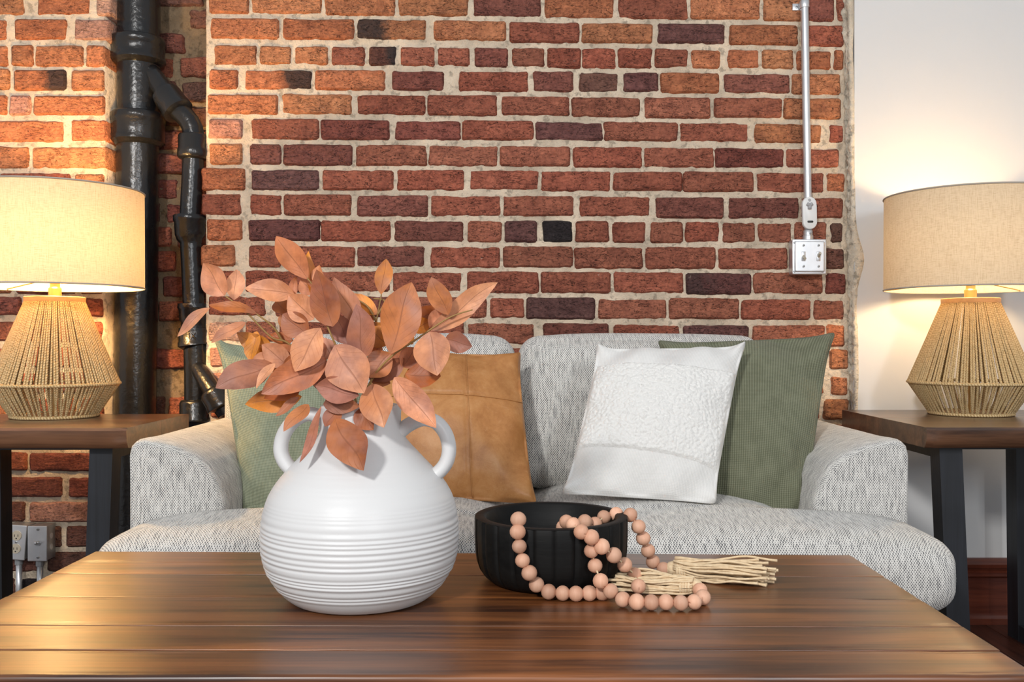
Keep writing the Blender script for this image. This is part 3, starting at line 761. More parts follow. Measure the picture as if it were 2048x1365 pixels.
# ------------------------------------------------------------------ end tables
def end_table(label, X0, X1, D0, D1, z, legx0, legx1, inner):
    t = thing('end_table', ((X0 + X1) / 2, (D0 + D1) / 2, 0), label, 'table', 'matching dark wood end tables')
    th = 0.048
    # live-edge slab of two boards
    m = MB(); NX = 24; ring = []
    ym = D0 + (D1 - D0) * 0.52
    for (ya, yb, front) in ((D0, ym - 0.0006, True), (ym + 0.0006, D1, False)):
        V = []; Fc = []; prof = [(0.006, 0), (0.0, 0.008), (0.002, 0.03), (0.010, th - 0.003), (0.014, th)] if front else [(0, 0)] * 5
        zs = [0, 0.006, 0.03, th - 0.003, th]
        for i in range(NX + 1):
            x = lerp(X0, X1, i / NX)
            wv = noise.noise(Vector((x * 5, 3, 1))) * 0.006 if front else 0
            ch = 0.0
            if front:
                e = min(x - X0, X1 - x); ch = 0.007 * max(0, 1 - e / 0.008)
            col_ = []
            for q, zz in enumerate(zs): V.append((x, ya + prof[q][0] + wv + ch, z - zz))
            for zz in (th, 0): V.append((x, yb, z - zz))
        n = 7
        for i in range(NX):
            for k in range(n):
                k2 = (k + 1) % n; Fc.append((i * n + k, i * n + k2, (i + 1) * n + k2, (i + 1) * n + k))
        Fc.append(tuple(range(n - 1, -1, -1))); Fc.append(tuple(NX * n + k for k in range(n)))
        mk('tabletop_board', MB().add(V, [tuple(reversed(f)) for f in Fc]), M['side_wood'], t, sharp=35, center=True)
    zl = z - th
    # two closed leg frames, narrowing a little towards the floor
    for (xt, xb) in (legx0, legx1):
        fr = bpy.data.objects.new('leg_frame', None); col.objects.link(fr); fr.parent = t; fr.location = (0, 0, 0)
        hw = 0.027
        def leg(ya, yb_):
            V = []
            for (zz, xx) in ((0.0, xb), (zl, xt)):
                for (dx, dy) in ((-hw, ya), (hw, ya), (hw, yb_), (-hw, yb_)): V.append((xx + dx, dy, zz))
            return MB().add(V, [(3, 2, 1, 0), (4, 5, 6, 7), (0, 1, 5, 4), (1, 2, 6, 5), (2, 3, 7, 6), (3, 0, 4, 7)])
        mk('leg', leg(D0 + 0.05, D0 + 0.10), M['black_wood'], fr, smooth=False)
        mk('leg', leg(D1 - 0.10, D1 - 0.045), M['black_wood'], fr, smooth=False)
        mk('floor_rail', box((xb - hw + 0.001, D0 + 0.10, 0.0), (xb + hw - 0.001, D1 - 0.10, 0.045)), M['black_wood'], fr, smooth=False)
        mk('top_rail', box((xt - hw + 0.001, D0 + 0.10, zl - 0.03), (xt + hw - 0.001, D1 - 0.10, zl - 0.001)), M['black_wood'], fr, smooth=False)
    mk('stretcher', box((min(legx0[0], legx1[0]) + hw, D0 + 0.055, zl - 0.008), (max(legx0[0], legx1[0]) - hw, D0 + 0.095, zl - 0.001)), M['black_wood'], t, smooth=False)
    return t
end_table('dark wood end table with black legs left of the sofa', -1.51, -0.886, 2.12, 2.535, 0.64, (-1.375, -1.368), (-0.964, -0.985), None)
end_table('dark wood end table with black legs right of the sofa by the white wall', 0.958, 1.54, 2.13, 2.685, 0.64, (1.034, 1.060), (1.435, 1.442), None)

# ------------------------------------------------------------------ lamps
def lamp(label, X, Y, zb, seed, bulb):
    r = random.Random(seed)
    t = thing('table_lamp', (X, Y, zb), label, 'lamp', 'jute rope table lamps with drum shades')
    z_eq, z_col, R0, Re, Rc = zb + 0.088, zb + 0.304, 0.104, 0.157, 0.071
    def ring(z, R, rr=0.003):
        return tube([(X + R * cos(2 * pi * k / 48), Y + R * sin(2 * pi * k / 48), z) for k in range(49)], rr, 6, caps=False)
    up = MB(); lo = MB(); n = 112
    for k in range(n):
        a = 2 * pi * (k + r.uniform(-0.18, 0.18)) / n; a2 = a + r.uniform(-0.012, 0.012)
        rr = r.uniform(0.0029, 0.0034); ph = r.uniform(0, 0.02)
        q = tube([(X + Rc * cos(a), Y + Rc * sin(a), z_col), (X + lerp(Rc, Re, .5) * cos((a + a2) / 2) * 0.995, Y + lerp(Rc, Re, .5) * sin((a + a2) / 2) * 0.995, (z_col + z_eq) / 2), (X + Re * cos(a2), Y + Re * sin(a2), z_eq)], [rr * 0.62, rr * 0.85, rr], 6, caps=False); up.add(q.v, q.f, [(a_, b_ + ph) for (a_, b_) in q.uv])
        a3 = a2 + r.uniform(-0.02, 0.02) + 0.03 * (-1) ** k
        q = tube([(X + Re * cos(a2), Y + Re * sin(a2), z_eq), (X + R0 * cos(a3), Y + R0 * sin(a3), zb + 0.006)], rr * 0.86, 6, caps=False); lo.add(q.v, q.f, [(a_, b_ + ph * 2) for (a_, b_) in q.uv])
    q = mk('upper_rope_wrap', up, M['rope'], t); q['kind'] = 'stuff'
    q = mk('lower_rope_wrap', lo, M['rope'], t); q['kind'] = 'stuff'
    mk('waist_rope', ring(z_eq, Re + 0.001, 0.0042), M['rope'], t)
    mk('foot_ring', ring(zb + 0.005, R0, 0.005), M['rope'], t)
    mk('base_plate', lathe([(0.0, zb), (R0 - 0.006, zb), (R0 - 0.006, zb + 0.006), (0, zb + 0.006)], (X, Y), 40), M['lamp_wood'], t, sharp=40)
    mk('collar', lathe([(0.0, z_col - 0.002), (Rc + 0.002, z_col - 0.002), (Rc + 0.003, z_col), (Rc + 0.003, z_col + 0.010), (Rc + 0.001, z_col + 0.012), (0, z_col + 0.012)], (X, Y), 48), M['lamp_wood'], t, sharp=40)
    mk('centre_rod', lathe([(0.006, zb), (0.006, z_col)], (X, Y), 12), M['brass'], t)
    zt = z_col + 0.012
    mk('lamp_socket', lathe([(0.0, zt), (0.016, zt), (0.016, zt + 0.022), (0.012, zt + 0.026), (0.0125, zt + 0.055), (0.014, zt + 0.058), (0.014, zt + 0.08), (0.0, zt + 0.08)], (X, Y), 24), M['brass'], t, sharp=40)
    prof = []
    for i in range(13):
        A = -pi / 2 + pi * i / 12; prof.append((max(0.0005, 0.030 * cos(A)), zt + 0.140 + 0.030 * sin(A)))
    mk('bulb', lathe([(0.013, zt + 0.08), (0.014, zt + 0.105)] + prof[2:], (X, Y), 20), M['bulb%d' % bulb], t)
    S0, S1, RS = zb + 0.341, zb + 0.594, 0.220
    V = []; Fc = []; NN = 96
    for (z, R) in ((S0, RS), (S1, RS - 0.001)):
        for k in range(NN): V.append((X + R * cos(2 * pi * k / NN), Y + R * sin(2 * pi * k / NN), z))
    for k in range(NN): Fc.append((k, (k + 1) % NN, NN + (k + 1) % NN, NN + k))
    sh = mk('lamp_shade', MB().add(V, Fc), M['shade'], t)
    mk('shade_trim', tube([(X + RS * cos(2 * pi * k / NN), Y + RS * sin(2 * pi * k / NN), S0) for k in range(NN + 1)], 0.0022, 6, False), M['shade_trim'], sh)
    mk('shade_trim', tube([(X + RS * cos(2 * pi * k / NN), Y + RS * sin(2 * pi * k / NN), S1) for k in range(NN + 1)], 0.0022, 6, False), M['shade_trim'], sh)
    sp = MB()
    for k in range(3):
        a = 2 * pi * k / 3 + 0.5
        q = tube([(X + 0.012 * cos(a), Y + 0.012 * sin(a), zt + 0.062), (X + 0.05 * cos(a), Y + 0.05 * sin(a), zt + 0.045), (X + RS * cos(a), Y + RS * sin(a), S0 + 0.002)], 0.0018, 6); sp.add(q.v, q.f, q.uv)
    mk('shade_spider', sp, M['brass'], t)
    hp = [(X + 0.045 * sin(pi * k / 12) * s_, Y, zt + 0.06 + 0.165 * (1 - cos(pi * k / 12)) / 2) for s_ in (1,) for k in range(13)]
    hp2 = [(2 * X - p[0], p[1], p[2]) for p in reversed(hp)]
    mk('harp', tube(hp + hp2[1:], 0.0016, 6), M['brass'], t)
    return t
lamp('jute rope lamp with lit drum shade on the left end table', xw(110, 2.43), 2.43, 0.64, 3, 0)
lamp('jute rope lamp with lit drum shade before the white wall', xw(1941, 2.515), 2.515, 0.64, 4, 1)

# ------------------------------------------------------------------ sofa
sofa = thing('sofa', (0.017, 2.3, 0), 'light grey tweed loveseat against the brick wall', 'sofa')
SX0, SX1 = -0.828, 0.858
mk('base', rbox((SX0 + 0.01, 1.93, 0.09), (SX1 - 0.01, 2.71, 0.30), 0.02, 4, 3), M['tweed'], sofa, box_uv=True)
mk('back_frame', rbox((SX0 + 0.02, 2.56, 0.25), (SX1 - 0.02, 2.725, 0.79), 0.05, 6, 4), M['tweed'], sofa, box_uv=True)
def arm(outer, s):
    # s = +1: inner side towards +x (left arm)
    prof = [(0, 0.10), (0, 0.595), (0.004, 0.612), (0.014, 0.622), (0.03, 0.6255), (0.06, 0.622), (0.10, 0.612), (0.14, 0.594), (0.17, 0.570), (0.192, 0.535), (0.205, 0.49), (0.212, 0.44), (0.215, 0.36), (0.215, 0.10)]
    # resample finer
    fine = []
    for i in range(len(prof) - 1):
        for k in range(3):
            fine.append((lerp(prof[i][0], prof[i + 1][0], k / 3), lerp(prof[i][1], prof[i + 1][1], k / 3)))
    fine.append(prof[-1])
    cx, cz = 0.10, 0.35; V = []; U = []; Fc = []
    L = [0]
    for i in range(1, len(fine)): L.append(L[-1] + sqrt((fine[i][0] - fine[i - 1][0]) ** 2 + (fine[i][1] - fine[i - 1][1]) ** 2))
    ys = [(1.998, 0.012), (2.000, 0.005), (2.006, 0.0), (2.03, -0.003)] + [(y, 0.0) for y in (2.1, 2.2, 2.3, 2.4, 2.5, 2.6, 2.68)] + [(2.715, 0.004), (2.722, 0.014)]
    for (y, ins) in ys:
        for i, (x, z) in enumerate(fine):
            dx, dz = x - cx, z - cz; d = sqrt(dx * dx + dz * dz); k = 1 - ins / d
            V.append((outer + s * (cx + dx * k), y, cz + dz * k)); U.append((y - ins, L[i]))
    n = len(fine)
    for j in range(len(ys) - 1):
        for i in range(n - 1):
            a = j * n + i; q = (a, a + 1, a + n + 1, a + n); Fc.append(q if s > 0 else tuple(reversed(q)))
    side = MB().add(V, Fc, U)
    # flat front panel and back with own UVs
    front = [(outer + s * (cx + (x - cx) * (1 - 0.012 / max(0.05, sqrt((x - cx) ** 2 + (z - cz) ** 2)))), 1.998, cz + (z - cz) * (1 - 0.012 / max(0.05, sqrt((x - cx) ** 2 + (z - cz) ** 2)))) for (x, z) in fine]
    cpt = (outer + s * cx, 1.994, cz)
    Vf = [cpt] + front; Ff = []
    for i in range(1, n):
        q = (0, i + 1, i); Ff.append(q if s > 0 else tuple(reversed(q)))
    q = (0, 1, n); Ff.append(q if s > 0 else tuple(reversed(q)))
    a_ = mk('arm', side, M['tweed'], sofa)
    mk('arm_front', MB().add(Vf, Ff, [(p[0], p[2]) for p in Vf]), M['tweed'], a_)
    mk('piping', tube([(p[0], 1.999, p[2]) for p in front[1:]], 0.0010, 6), M['seam'], a_)
    return a_
arm(SX0, 1); arm(SX1, -1)

def seat(x_in, x_out_front, x_out_back, name='seat_cushion'):
    """T-shaped seat cushion lofted front to back as rounded sections"""
    s = 1 if x_out_front > x_in else -1
    ys = [1.788, 1.790, 1.796, 1.806, 1.82, 1.84, 1.865, 1.90, 1.94, 1.972, 1.982, 1.988, 1.992, 2.0, 2.03, 2.10, 2.20, 2.30, 2.40, 2.45]
    V = []; U = []; Fc = []; n = 44
    for y in ys:
        t = min(1, max(0, (y - 1.788) / 0.085)); k = sqrt(max(0.0, 1 - (1 - t) ** 2))
        xo = lerp(x_out_front, x_out_back, sm(1.978, 1.994, y))
        # rounded plan corner at the front outside
        xo = xo - s * 0.075 * (1 - sqrt(max(0, 1 - max(0, (1.87 - y) / 0.086) ** 2))) if y < 1.87 else xo
        zc, hz = 0.370, 0.020 + 0.068 * k
        crown = 0.014 + 0.026 * sm(1.82, 2.1, y)
        a, b = (x_in, xo) if s > 0 else (xo, x_in)
        cx, hx = (a + b) / 2, (b - a) / 2; arc = 0; prev = None
        for i in range(n):
            A = 2 * pi * i / n - pi / 2
            ex = 0.36
            rx = 0.085
            c_, s_ = cos(A), sin(A)
            # rounded rectangle by marching the angle over a stadium-like superellipse
            u = math.copysign(abs(c_) ** 0.28, c_); v = math.copysign(abs(s_) ** 0.55, s_)
            x = cx + hx * u
            z = zc + hz * v
            if v > 0: z += crown * (1 - u * u) * v
            p = Vector((x, y, z))
            # tiny wrinkles
            p.z += 0.0025 * noise.noise(Vector((x * 7, y * 7, 2)))
            if prev is not None: arc += (p - prev).length
            prev = p; V.append(p); U.append([x + math.copysign(1, u) * (0.46 - z) * sm(0.94, 0.99, abs(u)), 0.0])
    m = len(ys)
    for i in range(n):
        for j in range(1, m):
            d = V[j * n + i] - V[(j - 1) * n + i]; U[j * n + i][1] = U[(j - 1) * n + i][1] + sqrt(d.y ** 2 + d.z ** 2)
    for j in range(m - 1):
        for i in range(n):
            i2 = (i + 1) % n; Fc.append((j * n + i, j * n + i2, (j + 1) * n + i2, (j + 1) * n + i))
    Fc.append(tuple(reversed(range(n)))); Fc.append(tuple((m - 1) * n + i for i in range(n)))
    return mk(name, MB().add(V, [tuple(reversed(f)) for f in Fc]), M['tweed'], sofa, box_uv=True)
seat(0.018, -0.838, -0.612); seat(0.024, 0.888, 0.642)
def back_cushion(x0, x1, seed):
    m = rbox((x0, -0.09, 0.0), (x1, 0.09, 0.395), 0.055, 8, 5, puff=(0.0, 0.045, 0.012), wob=0.004, seed=seed)
    out = MB(); ang = radians(13)
    for p in m.v:
        y, z = p.y, p.z
        out.v.append(Vector((p.x, 2.405 + y * cos(ang) + z * sin(ang), 0.462 + z * cos(ang) - y * sin(ang) * 0.6)))
    out.f = m.f; out.uv = m.uv
    return mk('back_cushion', out, M['tweed'], sofa, box_uv=True)
back_cushion(-0.625, 0.009, 1.0); back_cushion(0.014, 0.660, 5.0)
for (x, y) in ((SX0 + 0.07, 1.99), (SX1 - 0.07, 1.99), (SX0 + 0.07, 2.65), (SX1 - 0.07, 2.65)):
    mk('foot', tube([(x, y, 0.0), (x, y, 0.092)], [0.02, 0.028], 14), M['black_wood'], sofa, sharp=40)

# ------------------------------------------------------------------ pillows
def pillow_surface(corners, thick, c=0.05, exp_=0.5, wr=0.004, seed=0.0, groove=None):
    TL, TR, BRc, BL = corners
    nrm = ((TR - TL).cross(BL - TL)).normalized()
    if nrm.y > 0: nrm = -nrm
    W = ((TR - TL).length + (BRc - BL).length) / 2; H = ((BL - TL).length + (BRc - TR).length) / 2
    def f(u, v, side=1, extra=0.0):
        rd = 0.07 * (abs(u) * abs(v)) ** 13; uu = u * (1.045 - c * (1 - v ** 6) - rd); vv = v * (1.045 - c * (0.45 if v > 0 else 1.0) * (1 - u ** 6) - rd)
        a, b = (uu + 1) / 2, (vv + 1) / 2
        p = (TL * (1 - a) + TR * a) * (1 - b) + (BL * (1 - a) + BRc * a) * b
        t = thick * (max(0, (1 - u * u)) * max(0, (1 - v * v))) ** exp_
        er = exp(-((1 - abs(u)) ** 2 + (1 - abs(v)) ** 2) / 0.03); t += 0.016 * er * sqrt(min(1, max(0, (1 - max(abs(u), abs(v))) / 0.08)))
        cor = (abs(u) * abs(v)) ** 2
        q = Vector((u * W * 5 + seed, v * H * 5, seed))
        wrk = noise.noise(q * 1.6) * wr * (0.4 + cor * 1.5)
        d = max(abs(u), abs(v))
        rip = sin((u * v) * 9 + seed) * wr * 0.8 * sm(0.55, 0.9, d) * (1 - sm(0.96, 1.0, d))
        t += (wrk + rip) * (1 - sm(0.97, 1.0, d))
        if groove and side > 0:
            for (ax, at) in groove:
                s = (u if ax == 'u' else v) - at
                t -= 0.0045 * exp(-(s / 0.018) ** 2) * (1 - sm(0.95, 1, d))
        t += extra
        return p + nrm * t * side
    return f, nrm, W, H

def pillow(name, label, corners, thick, mat, N=44, c=0.05, exp_=0.5, wr=0.004, seed=0.0, groove=None, group='throw pillows on the sofa'):
    f, nrm, W, H = pillow_surface(corners, thick, c, exp_, wr, seed, groove)
    bot = min(corners, key=lambda q: q.z)
    t = thing(name, (sum(corners, Vector()) / 4).xy.to_3d() + Vector((0, 0, bot.z)), label, 'pillow', group)
    V = []; U = []; Fc = []
    g = [sin(pi / 2 * (2 * i / N - 1)) for i in range(N + 1)]
    for side in (1, -1):
        b = len(V)
        for j in range(N + 1):
            for i in range(N + 1):
                V.append(f(g[i], g[j], side)); U.append(((g[i] + 1) / 2 * W, (1 - g[j]) / 2 * H))
        for j in range(N):
            for i in range(N):
                a = b + j * (N + 1) + i; q = (a, a + N + 1, a + N + 2, a + 1)
                Fc.append(q if side > 0 else tuple(reversed(q)))
    mk('cover', MB().add(V, Fc, U), mat, t)
    return t, f
def edge_loop(f, n=40, out=0.0):
    pts = []
    for (a, b, fixed, ax) in ((-1, 1, -1, 0), (-1, 1, 1, 1), (1, -1, 1, 0), (1, -1, -1, 1)):
        for k in range(n):
            s = lerp(a, b, k / n); pts.append(f(s, fixed) if ax == 0 else f(fixed, s))
    pts.append(pts[0]); return pts

# leather
tl, fl_ = pillow('throw_pillow', 'tan leather pillow with stitched panels behind the vase', [P(738, 697, 2.27), P(1043, 704, 2.30), P(1076, 1008, 2.10), P(722, 992, 2.12)], 0.072, M['leather'], 90, 0.10, 0.64, 0.009, 2.0, [('u', 0.24), ('v', -0.28)])
for path in ([fl_(0.24 + o_, -0.98 + 1.96 * k / 50, 1, 0.0012) for k in range(51)] for o_ in (0.022,)):
    mk('seam', tube(path, 0.0012, 6), M['leather'], tl)
mk('seam', tube([fl_(-0.98 + 1.96 * k / 50, -0.258, 1, 0.0012) for k in range(51)], 0.0012, 6), M['leather'], tl)
# right green
tg, fg = pillow('throw_pillow', 'dark olive green pillow at the right arm of the sofa', [P(1314, 680, 2.34), P(1672, 664, 2.30), P(1614, 1034, 2.10), P(1360, 1002, 2.16)], 0.072, M['green_rib'], 60, 0.115, 0.66, 0.012, 8.0)
mk('piping', tube(edge_loop(fg), 0.0028, 6), M['green_rib'], tg)
# white
tw, fw = pillow('throw_pillow', 'white pillow with a tufted middle band leaning on the green pillow', [P(1191, 692, 2.21), P(1494, 687, 2.185), P(1434, 1008, 2.00), P(1122, 987, 2.02)], 0.070, M['white_knit'], 60, 0.105, 0.66, 0.009, 5.0)
V = []; U = []; Fc = []; NX, NY = 190, 130
for j in range(NY + 1):
    for i in range(NX + 1):
        u = lerp(-0.985, 0.985, i / NX); v = lerp(-0.62 + 0.07 * u, 0.55 + 0.08 * u, j / NY)
        v += 0.008 * noise.noise(Vector((u * 14, 3, j / NY)))
        q = Vector((u * 30, v * 30, 1.7))
        q2 = Vector((q.x * 0.9, q.y * 1.25, 0)) + noise.noise_vector(q * 0.35) * 1.2
        h = 0.006 + 0.0042 * noise.noise(q2) + 0.0018 * noise.noise(q * 2.2 + Vector((0, 0, 5)))
        e = min(1.0, min(i, NX - i) / 4.0, min(j, NY - j) / 3.0)
        V.append(fw(u, v, 1, h * e + 0.0002)); U.append((u, v))
for j in range(NY):
    for i in range(NX):
        a = j * (NX + 1) + i; Fc.append((a, a + NX + 1, a + NX + 2, a + 1))
mk('tufted_band', MB().add(V, Fc, U), M['white_tuft'], tw)
# left green
ts, fs = pillow('throw_pillow', 'sage green pillow at the left arm of the sofa', [P(428, 680, 2.36), P(745, 700, 2.38), P(735, 1000, 2.2), P(484, 1022, 2.12)], 0.072, M['sage_rib'], 60, 0.12, 0.66, 0.011, 12.0)
mk('piping', tube(edge_loop(fs), 0.0026, 6), M['sage_rib'], ts)

# ------------------------------------------------------------------ coffee table
TZ = 0.46
ct = thing('coffee_table', (-0.075, 1.35, 0), 'low coffee table of stained pine planks in front of the sofa', 'table')
TX0, TX1 = -0.752, 0.600
def yb(x, y): return y - 0.028 * (x - TX0) / (TX1 - TX0) * ((y - 1.05) / 0.6) + 0.020 * ((y - 1.05) / 0.6)
cuts = [1.048, 1.138, 1.232, 1.365, 1.497, 1.574, 1.652]
for k in range(6):
    m = rbox((TX0, cuts[k] + 0.0004, TZ - 0.042), (TX1, cuts[k + 1] - 0.0004, TZ), 0.0009 if k else 0.005, 40, 2)
    zo = -[0.0, 0.0003, 0.0, 0.0004, 0.0001, 0.0003][k]
    for i, p in enumerate(m.v):
        e = noise.noise(Vector((p.x * 22, k * 7.1, 0.5)))
        yy_ = yb(p.x, p.y)
        near = min(abs(p.y - cuts[k]), abs(p.y - cuts[k + 1]))
        if near < 0.006: yy_ += 0.0012 * e
        dz = zo + (-0.0012 * max(0, e) if near < 0.012 and p.z > TZ - 0.01 else 0)
        m.v[i] = Vector((p.x, yy_, p.z + dz))
    mk('plank', m, M['table_wood'], ct, center=True, sharp=40)
for (x0, x1, y0, y1) in ((TX0 + 0.03, TX0 + 0.11, 1.09, 1.17), (TX1 - 0.11, TX1 - 0.03, 1.09, 1.17), (TX0 + 0.03, TX0 + 0.11, 1.53, 1.61), (TX1 - 0.11, TX1 - 0.03, 1.53, 1.61)):
    mk('leg', rbox((x0, y0, 0.0), (x1, y1, TZ - 0.043), 0.004, 1, 2), M['table_wood'], ct, sharp=40, center=True)
for (y0, y1) in ((1.10, 1.125), (1.575, 1.60)):
    mk('apron', box((TX0 + 0.11, y0, TZ - 0.13), (TX1 - 0.11, y1, TZ - 0.043)), M['table_wood'], ct, smooth=False, center=True)

# ------------------------------------------------------------------ vase
DV0 = 1.375; VX = xw(722, DV0)
vase = thing('vase', (VX, DV0, TZ), 'ribbed matt white ceramic vase with two loop handles on the coffee table', 'vase')
kz = DV0 / F
raw = [(1194, 100), (1193.5, 128), (1190, 137), (1178, 152), (1160, 168.5), (1130, 186), (1100, 194), (1071, 196.5), (1040, 194.5), (1010, 188.5), (985, 179.5), (960, 164), (940, 147), (920, 128), (905, 114), (890, 100), (876, 89), (862, 82.5), (850, 80), (835, 79.5), (820, 80), (814, 80)]
zs_ = [EYE - (y - 682.5) * kz for y, r in raw]; rs_ = [r * kz for y, r in raw]
def vr(z):
    # Catmull-Rom through the profile
    for i in range(len(zs_) - 1):
        if zs_[i] <= z <= zs_[i + 1]:
            break
    t = (z - zs_[i]) / (zs_[i + 1] - zs_[i])
    p0 = rs_[max(0, i - 1)]; p1 = rs_[i]; p2 = rs_[i + 1]; p3 = rs_[min(len(rs_) - 1, i + 2)]
    if i < 2: return lerp(p1, p2, t)
    z0 = zs_[max(0, i - 1)]; z1 = zs_[i]; z2 = zs_[i + 1]; z3 = zs_[min(len(rs_) - 1, i + 2)]
    m1 = (p2 - p0) / max(1e-6, z2 - z0) * (z2 - z1); m2 = (p3 - p1) / max(1e-6, z3 - z1) * (z2 - z1)
    h = t
    return (2 * h**3 - 3 * h**2 + 1) * p1 + (h**3 - 2 * h**2 + h) * m1 + (-2 * h**3 + 3 * h**2) * p2 + (h**3 - h**2) * m2
prof = [(0.02, TZ), (rs_[1] - 0.004, TZ)]
NZv = 300; ztop = zs_[-1]
for i in range(1, NZv + 1):
    z = lerp(TZ + 0.0012, ztop, i / NZv)
    ph = z * 1000 / 7.6 + 1.2 * noise.noise(Vector((0, 0, z * 55)))
    strong = sm(0.47, 0.49, z) * (1 - sm(0.555, 0.60, z)); weak = 0.25 * (1 - sm(0.66, 0.70, z)) + 0.22
    amp = 0.0012 * strong + 0.00042 * weak
    rib = -amp * (abs(sin(pi * ph)) ** 2.2) - amp * 0.6 * noise.noise(Vector((3, 0, z * 140)))
    prof.append((vr(z) + rib, z))
rt = rs_[-1]
prof += [(rt - 0.001, ztop + 0.002), (rt - 0.004, ztop + 0.003), (rt - 0.008, ztop + 0.001), (rt - 0.009, ztop - 0.03), (rt - 0.006, ztop - 0.06)]
for z in (0.64, 0.60, 0.55, 0.50, 0.475): prof.append((vr(z) - 0.010, z))
prof.append((0.0, 0.470))
mk('body', lathe(prof, (VX, DV0), 112), M['ceramic'], vase)
def spline(pts, n=8):
    pts = [Vector(p) for p in pts]; out = []
    for i in range(len(pts) - 1):
        p0 = pts[max(0, i - 1)]; p1 = pts[i]; p2 = pts[i + 1]; p3 = pts[min(len(pts) - 1, i + 2)]
        for k in range(n):
            t = k / n
            out.append(0.5 * ((2 * p1) + (p2 - p0) * t + (2 * p0 - 5 * p1 + 4 * p2 - p3) * t * t + (3 * p1 - p0 - 3 * p2 + p3) * t ** 3))
    out.append(pts[-1]); return out
for path in ([(798, 866), (818, 850), (845, 839), (872, 845), (891, 868), (898, 897), (893, 924), (878, 944), (858, 956)],
             [(650, 842), (628, 830), (606, 831), (582, 848), (566, 874), (562, 902), (571, 926), (588, 942), (604, 950)]):
    mk('handle', tube(spline([P(a, b, DV0) for (a, b) in path]), 0.0108, 16, True, 1.35), M['ceramic'], vase)

# ------------------------------------------------------------------ leafy stems
LC = {'p': (0.76, 0.350, 0.185), 'm': (0.56, 0.195, 0.074), 'd': (0.30, 0.088, 0.040), 'o': (0.74, 0.265, 0.030), 'u': (0.38, 0.150, 0.100), 'r': (0.44, 0.115, 0.026)}  # orange leaves: underside colour with the lamp's backlight put into it
lr = random.Random(11)
def C(x, y, d=0.0):
    """point at picture crop position (crop of the plant) and depth offset from the vase axis"""
    return P(340 + x / 2.677, 450 + y / 2.677, DV0 + d)
def leaf(parent, bx, by, tx, ty, W, db, dt, kind, roll=None, bend=None, cup=None):
    B = C(bx, by, db); T = C(tx, ty, dt); Wd = W / 2.677 * kz
    axis = T - B; L = axis.length
    roll = lr.uniform(-0.35, 0.35) if roll is None else roll
    bend = lr.uniform(-0.05, 0.10) if bend is None else bend
    cup = lr.uniform(0.10, 0.30) if cup is None else cup
    view = Vector((0, -1, 0.15)); a = axis.normalized()
    n = (view - a * view.dot(a)).normalized(); n = Matrix.Rotation(roll, 3, a) @ n
    sde = a.cross(n); Wd /= max(0.6, cos(roll))
    NL, NS = 16, 8; V = []; U = []; Fc = []
    sd = lr.uniform(0, 50); pw = lr.uniform(0.78, 1.12); curl = lr.uniform(-0.02, 0.16); tw = lr.uniform(-0.5, 0.5)
    n0, s0 = n, sde
    for i in range(NL + 1):
        t = i / NL
        hw = Wd / 2 * (max(0.0, sin(pi * t ** pw)) ** 0.72) * (1.0 if t < 0.75 else lerp(1.0, 0.80, (t - 0.75) / 0.25))
        if i == 0: hw = Wd * 0.015
        if i == NL: hw = Wd * 0.008
        R_ = Matrix.Rotation(tw * (t - 0.5), 3, a); n = R_ @ n0; sde = R_ @ s0
        cpt = B + axis * t + n0 * (bend * L * sin(pi * t) - curl * L * max(0, t - 0.55) ** 2 * 2.0) + sde * (0.03 * L * sin(2 * pi * t) * sin(sd))
        for k in range(NS + 1):
            s = 2 * k / NS - 1
            off = cup * hw * (abs(s) ** 1.4 - 0.5) * 1.3 + 0.10 * hw * sin(t * 7 + sd + (2 if s > 0 else 0)) * abs(s)
            V.append(cpt + sde * hw * s + n * off); U.append((s, t))
    for i in range(NL):
        for k in range(NS):
            q = i * (NS + 1) + k; Fc.append((q, q + 1, q + NS + 2, q + NS + 1))
    o = mk('leaf', MB().add(V, Fc, U), M['leaf'], parent, center=True)
    c = LC[kind]; f = lr.uniform(0.9, 1.12); o.color = (c[0] * f, c[1] * f * lr.uniform(0.94, 1.06), c[2] * f, 1)
    return o
def stem(label, paths, leaves):
    root = C(1015, 1010, 0.0)
    t = thing('leafy_stem', root, label, 'stem', 'rust leaf stems in the white vase')
    for pth in paths:
        pts = spline([C(*q) for q in pth], 8); n = len(pts)
        mk('twig', tube(pts, [lerp(0.0022, 0.0010, i / (n - 1)) for i in range(n)], 7), M['twig'], t)
    for l in leaves: leaf(t, *l)
    return t
IN = (1010, 1350, 0.0)   # foot inside the vase
stem('rust leaf stem rising tallest to the upper left from the vase', [
    [IN, (1000, 1000, 0.01), (960, 800, 0.0), (885, 640, -0.02), (835, 520, -0.025), (800, 380, -0.02), (735, 285, -0.01)]],
 [(738, 292, 568, 60, 135, -0.01, -0.02, 'm', 0.1, 0.03),
  (762, 385, 742, 140, 62, 0.0, 0.02, 'o', 0.4),
  (800, 335, 800, 215, 78, 0.0, 0.0, 'p'),
  (872, 545, 782, 240, 158, -0.03, -0.04, 'd', -0.15, 0.02),
  (1000, 540, 878, 280, 118, 0.0, 0.01, 'u', 0.3),
  (640, 395, 678, 275, 50, 0.01, 0.02, 'm'),
  (770, 505, 632, 375, 150, -0.01, -0.01, 'p', -0.2),
  (765, 370, 700, 290, 95, 0.005, 0.0, 'p'),
  (1040, 715, 1000, 425, 150, -0.02, -0.03, 'u', 0.25, 0.04),
  (950, 640, 880, 470, 130, 0.0, 0.0, 'u', -0.3),
  (870, 720, 805, 600, 95, 0.0, 0.0, 'p')])
